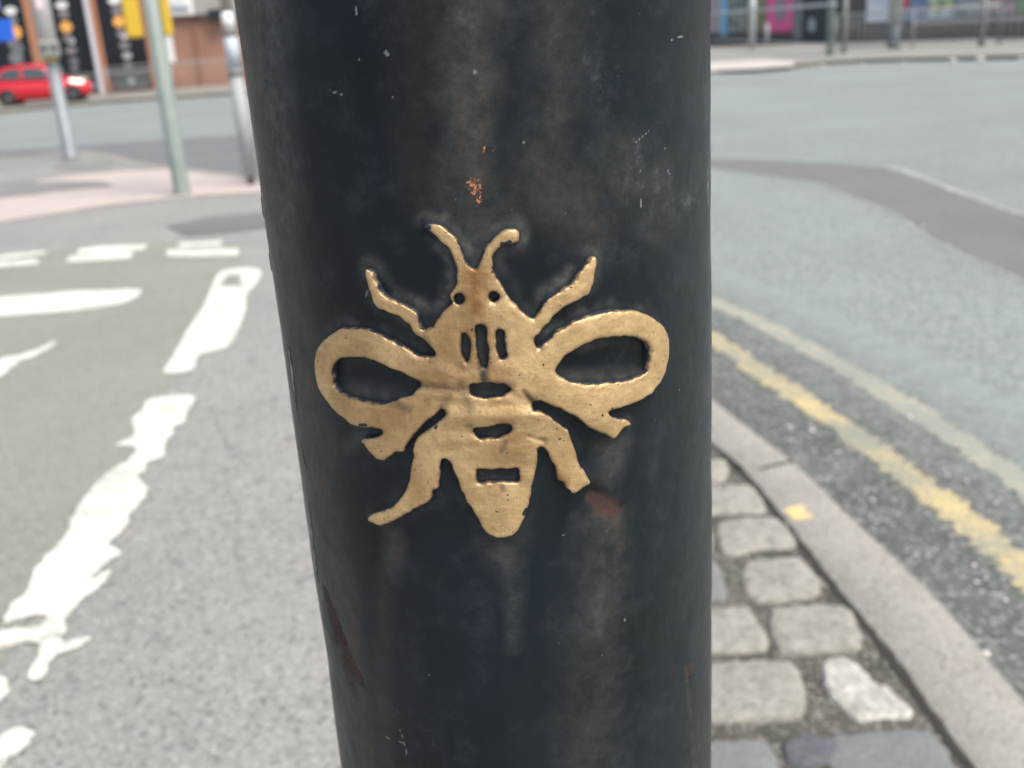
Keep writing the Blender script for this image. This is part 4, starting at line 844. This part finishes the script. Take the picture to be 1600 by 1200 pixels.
for x in (-1.17, 1.17):
    for s_ in (1, -1):
        wh = empty('wheel', (0, 0, 0), None, None); wh.parent = car; wh.location = Vector(cw(x, s_*.72, .29))-wloc(car)
        ax = Vector((*(nc_*s_), 0)); 
        MB().lathe(cw(x, s_*.69, .29), [(.19*sc, -.09*sc), (.28*sc, -.09*sc), (.29*sc, -.06*sc), (.29*sc, .10*sc), (.27*sc, .125*sc), (.19*sc, .125*sc)], 28, ax).build('tyre', blk, wh)
        MB().lathe(cw(x, s_*.69, .29), [(.19*sc, .0), (.19*sc, .12*sc), (.16*sc, .115*sc), (.05*sc, .13*sc), (.0, .13*sc)], 24, ax).build('rim', mat('rim_silver', (.16, .165, .17), .4, .5), wh)
        MB().lathe(cw(x, s_*.69, .30), [(.325*sc, .0), (.325*sc, .105*sc)], 28, ax).build('wheel_arch', mat('arch_black', (.012, .012, .012), .8), car)

# ------------------------------------------------------------------ hoarding and railings (right)
W2 = Wall((1112, 72), (1600, 58))
h1 = empty('poster_hoarding', (*W2.a, 0), 'low dark wall with coloured posters and a dark gate, across the road on the right', 'hoarding')
S1 = W2.sz(1800, 50)[0]
W2.box(-14, S1, 0, 3.6, -.5, 0).build('wall', mat('dim_wall', (.12, .125, .115), .8), h1)
def pst(x0, y0, x1, y1, colr, nm='poster', d=.06, lb=None, ru=.6):
    a, b = W2.sz(x0, y1), W2.sz(x1, y1); z1 = W2.sz(x0, y0)[1] if y0 > -50 else 3.2
    o = W2.box(a[0], b[0], (a[1]+b[1])/2, z1, 0, d).build(nm, colr, h1)
    if lb: o['label'] = lb
    return o
def splotch(name, cs, sc_=1.5):
    m = mat(name, cs[0], .6); g = NG(m); n = g.noise(g.co(), sc_, 3, .6); c_ = cs[0]
    out = g.mix(g.mr(n, .42, .48), cs[0], cs[1])
    if len(cs) > 2: out = g.mix(g.mr(g.noise(g.co(), sc_*1.7, 2), .56, .6), out, cs[2])
    g.link(out, g.b.inputs['Base Color']); return m
pst(1060, -60, 1127, 52, mat('mauve', (.40, .33, .34), .6))
pst(1128, -60, 1137, 57, mat('sky_blue', (.20, .48, .66), .6), d=.10, lb='narrow pale blue strip')
pst(1138, -60, 1166, 51, splotch('teal_dark', [(.10, .16, .16), (.22, .24, .20), (.45, .45, .48)], 2.5))
pst(1168, -60, 1199, 51, splotch('olive', [(.20, .20, .10), (.26, .24, .15)], 2.))
pk = pst(1201, -60, 1241, 50, mat('pink_poster', (.75, .13, .32), .6), d=.12, lb='bright pink poster with a grey figure')
W2.disc(1223, 14, .45, .55, .125).build('printed_figure', mat('figure_grey', (.30, .24, .27), .6), pk)
pst(1243, -60, 1254, 62, mat('grey_pier', (.20, .21, .21), .7), 'pier', .2)
gt = pst(1256, -60, 1289, 62, mat('dark_gate', (.035, .05, .055), .6), 'gate', .05)
W2.disc(1270, 39, .25, .32, .06).build('gate_emblem', mat('emblem_grey', (.35, .37, .40), .6), gt)
pst(1300, -60, 1318, 60, mat('dark_green_panel', (.035, .06, .05), .6), 'gate', .05)
pst(1330, -60, 1352, 60, mat('brown_panel', (.11, .10, .085), .7), 'panel', .05)
pst(1356, -60, 1389, 34, splotch('white_poster', [(.62, .64, .72), (.75, .77, .80)], 1.5), d=.12, lb='white poster')
pst(1391, -60, 1411, 33, mat('grey_poster', (.3, .32, .33), .6))
pst(1412, -60, 1449, 32, splotch('navy_poster', [(.13, .21, .34), (.22, .30, .42), (.10, .14, .22)], 1.2), d=.12, lb='blue poster with a red corner')
W2.pbox(1412, 18, 1427, -60, .125, .15).build('red_corner', mat('poster_red', (.60, .10, .12), .6), h1)
pst(1451, -60, 1489, 28, splotch('lime_poster', [(.27, .33, .20), (.55, .62, .66), (.50, .56, .18)], 1.6), d=.12)
pst(1491, -60, 1537, 25, splotch('grey_green_poster', [(.20, .25, .25), (.33, .36, .36), (.09, .12, .11)], 1.3), d=.12)
pst(1539, -60, 1589, 21, splotch('mauve_poster', [(.38, .20, .23), (.48, .38, .36), (.34, .24, .30)], 1.5), d=.12, lb='dusky red poster')
pst(1591, -60, 1640, 19, splotch('yellow_green_poster', [(.42, .50, .14), (.20, .30, .12)], 1.), d=.12)
a = W2.sz(1412, 38)
W2.box(W2.sz(1352, 40)[0], S1, 0, W2.sz(1500, 36)[1], 0, .28).build('low_wall', mat('brown_grey_wall', (.135, .125, .11), .85), h1)
W2.box(-3, W2.sz(1241, 40)[0], 0, W2.sz(1170, 54)[1], 0, .28).build('low_wall', mat('dark_low_wall', (.10, .095, .085), .85), h1)
W2.box(W2.sz(1440, 30)[0], S1, W2.sz(1500, 36)[1]+.003, W2.sz(1500, 36)[1]+.16, 0, .34).build('coping', mat('pale_coping', (.38, .38, .37), .7), h1)
# front and rear railings
pale_rail = mat('pale_rail', (.50, .54, .54), .45, .2)
def pole_thing(name, x, y, r, h, m, label, cat, foot=None, group=None):
    p = at(x, y); root = empty(name, (p[0], p[1], 0), label, cat, group)
    z0 = 0
    if foot: z0 = foot[0]; MB().lathe((p[0], p[1], 0), [(foot[2]*1.05, 0), (foot[2], .1), (foot[2], z0)], 20).build('foot', foot[1], root)
    MB().lathe((p[0], p[1], z0), [(r, 0), (r, h-z0)], 20).build('shaft', m, root); return root, p
root, p = pole_thing('guardrail', 1175, 77, .14, 3.2, pale_rail, 'pale guardrail with a thick post and sloping top rails, in front of the pink poster', 'railing')
a = at(1175, 77)[:2]; b = at(1303, 87)[:2]; c2 = at(1000, 64)[:2]
for q0, q1 in ((a, b), (a, c2)):
    q0, q1 = np.array(q0), np.array(q1); L_ = np.linalg.norm(q1-q0)
    for z in (1.62, .34): MB().lathe((*q0, z), [(.045 if z > 1 else .02, 0), (.045 if z > 1 else .02, L_)], 10, (*(q1-q0)/L_, 0)).build('rail', pale_rail, root)
pole_thing('sign_post', 1297, 86, .125, 5., green, 'sage green pole at the kerb in front of the dark gate', 'pole', (.25, mat('green_dark', (.12, .15, .13), .7), .14))
pole_thing('bollard_post', 1318, 84, .085, 3.2, mat('post_grey', (.30, .31, .30), .5), 'thin grey pole just right of the sage green pole', 'pole')
pole_thing('lamp_column', 1396, 76, .24, 6., mat('lamp_column_grey', (.40, .43, .42), .5), 'thick pale lamp column with a dark foot between posters', 'column', (.85, mat('column_foot', (.10, .13, .135), .6), .22))
pole_thing('fence_post', 1533, 72, .085, 2.4, mat('post_grey_b', (.30, .31, .30), .5), 'grey pole with dark foot beside the dusky red poster', 'pole', (.22, mat('dark_foot', (.09, .09, .08), .7), .11))
gp = 'grey posts standing before the poster wall'
for x, y, r, lb in ((1198, 71, .10, 'squat grey post left of the pink poster'), (1337, 61, .13, 'pale grey post between the dark gate and the white poster'), (1462, 54, .14, 'grey post below the lime poster'), (1498, 54, .14, 'grey post left of the dusky red poster')):
    pole_thing('grey_post', x, y, r, 1.0 if x == 1198 or x == 1462 else 3., mat('post_pale', (.36, .36, .35), .6), lb, 'post', None, gp)
railing(1303, 80, 1560, 70, 1.25, 'grey barred railing along the kerb, right of the sage green pole', 3., .22, mat('bar_grey', (.42, .43, .42), .5, .1), .03, .02)
railing(1560, 70, 1720, 64, 1.25, 'grey barred railing running off the right edge of the picture', 3., .22, mat('bar_grey_b', (.42, .43, .42), .5, .1), .03, .02)
railing(1090, 66, 1300, 62, 1.5, 'rear barred railing running behind the pale guardrail, left of the dark gate', 3., .3, mat('bar_grey_c', (.38, .39, .37), .5, .1), .03, .022)
railing(1340, 56, 1640, 46, 2.6, 'tall rear railing before the coloured posters on the right', 3., .3, mat('bar_grey_d', (.36, .37, .36), .5, .1), .03, .02)
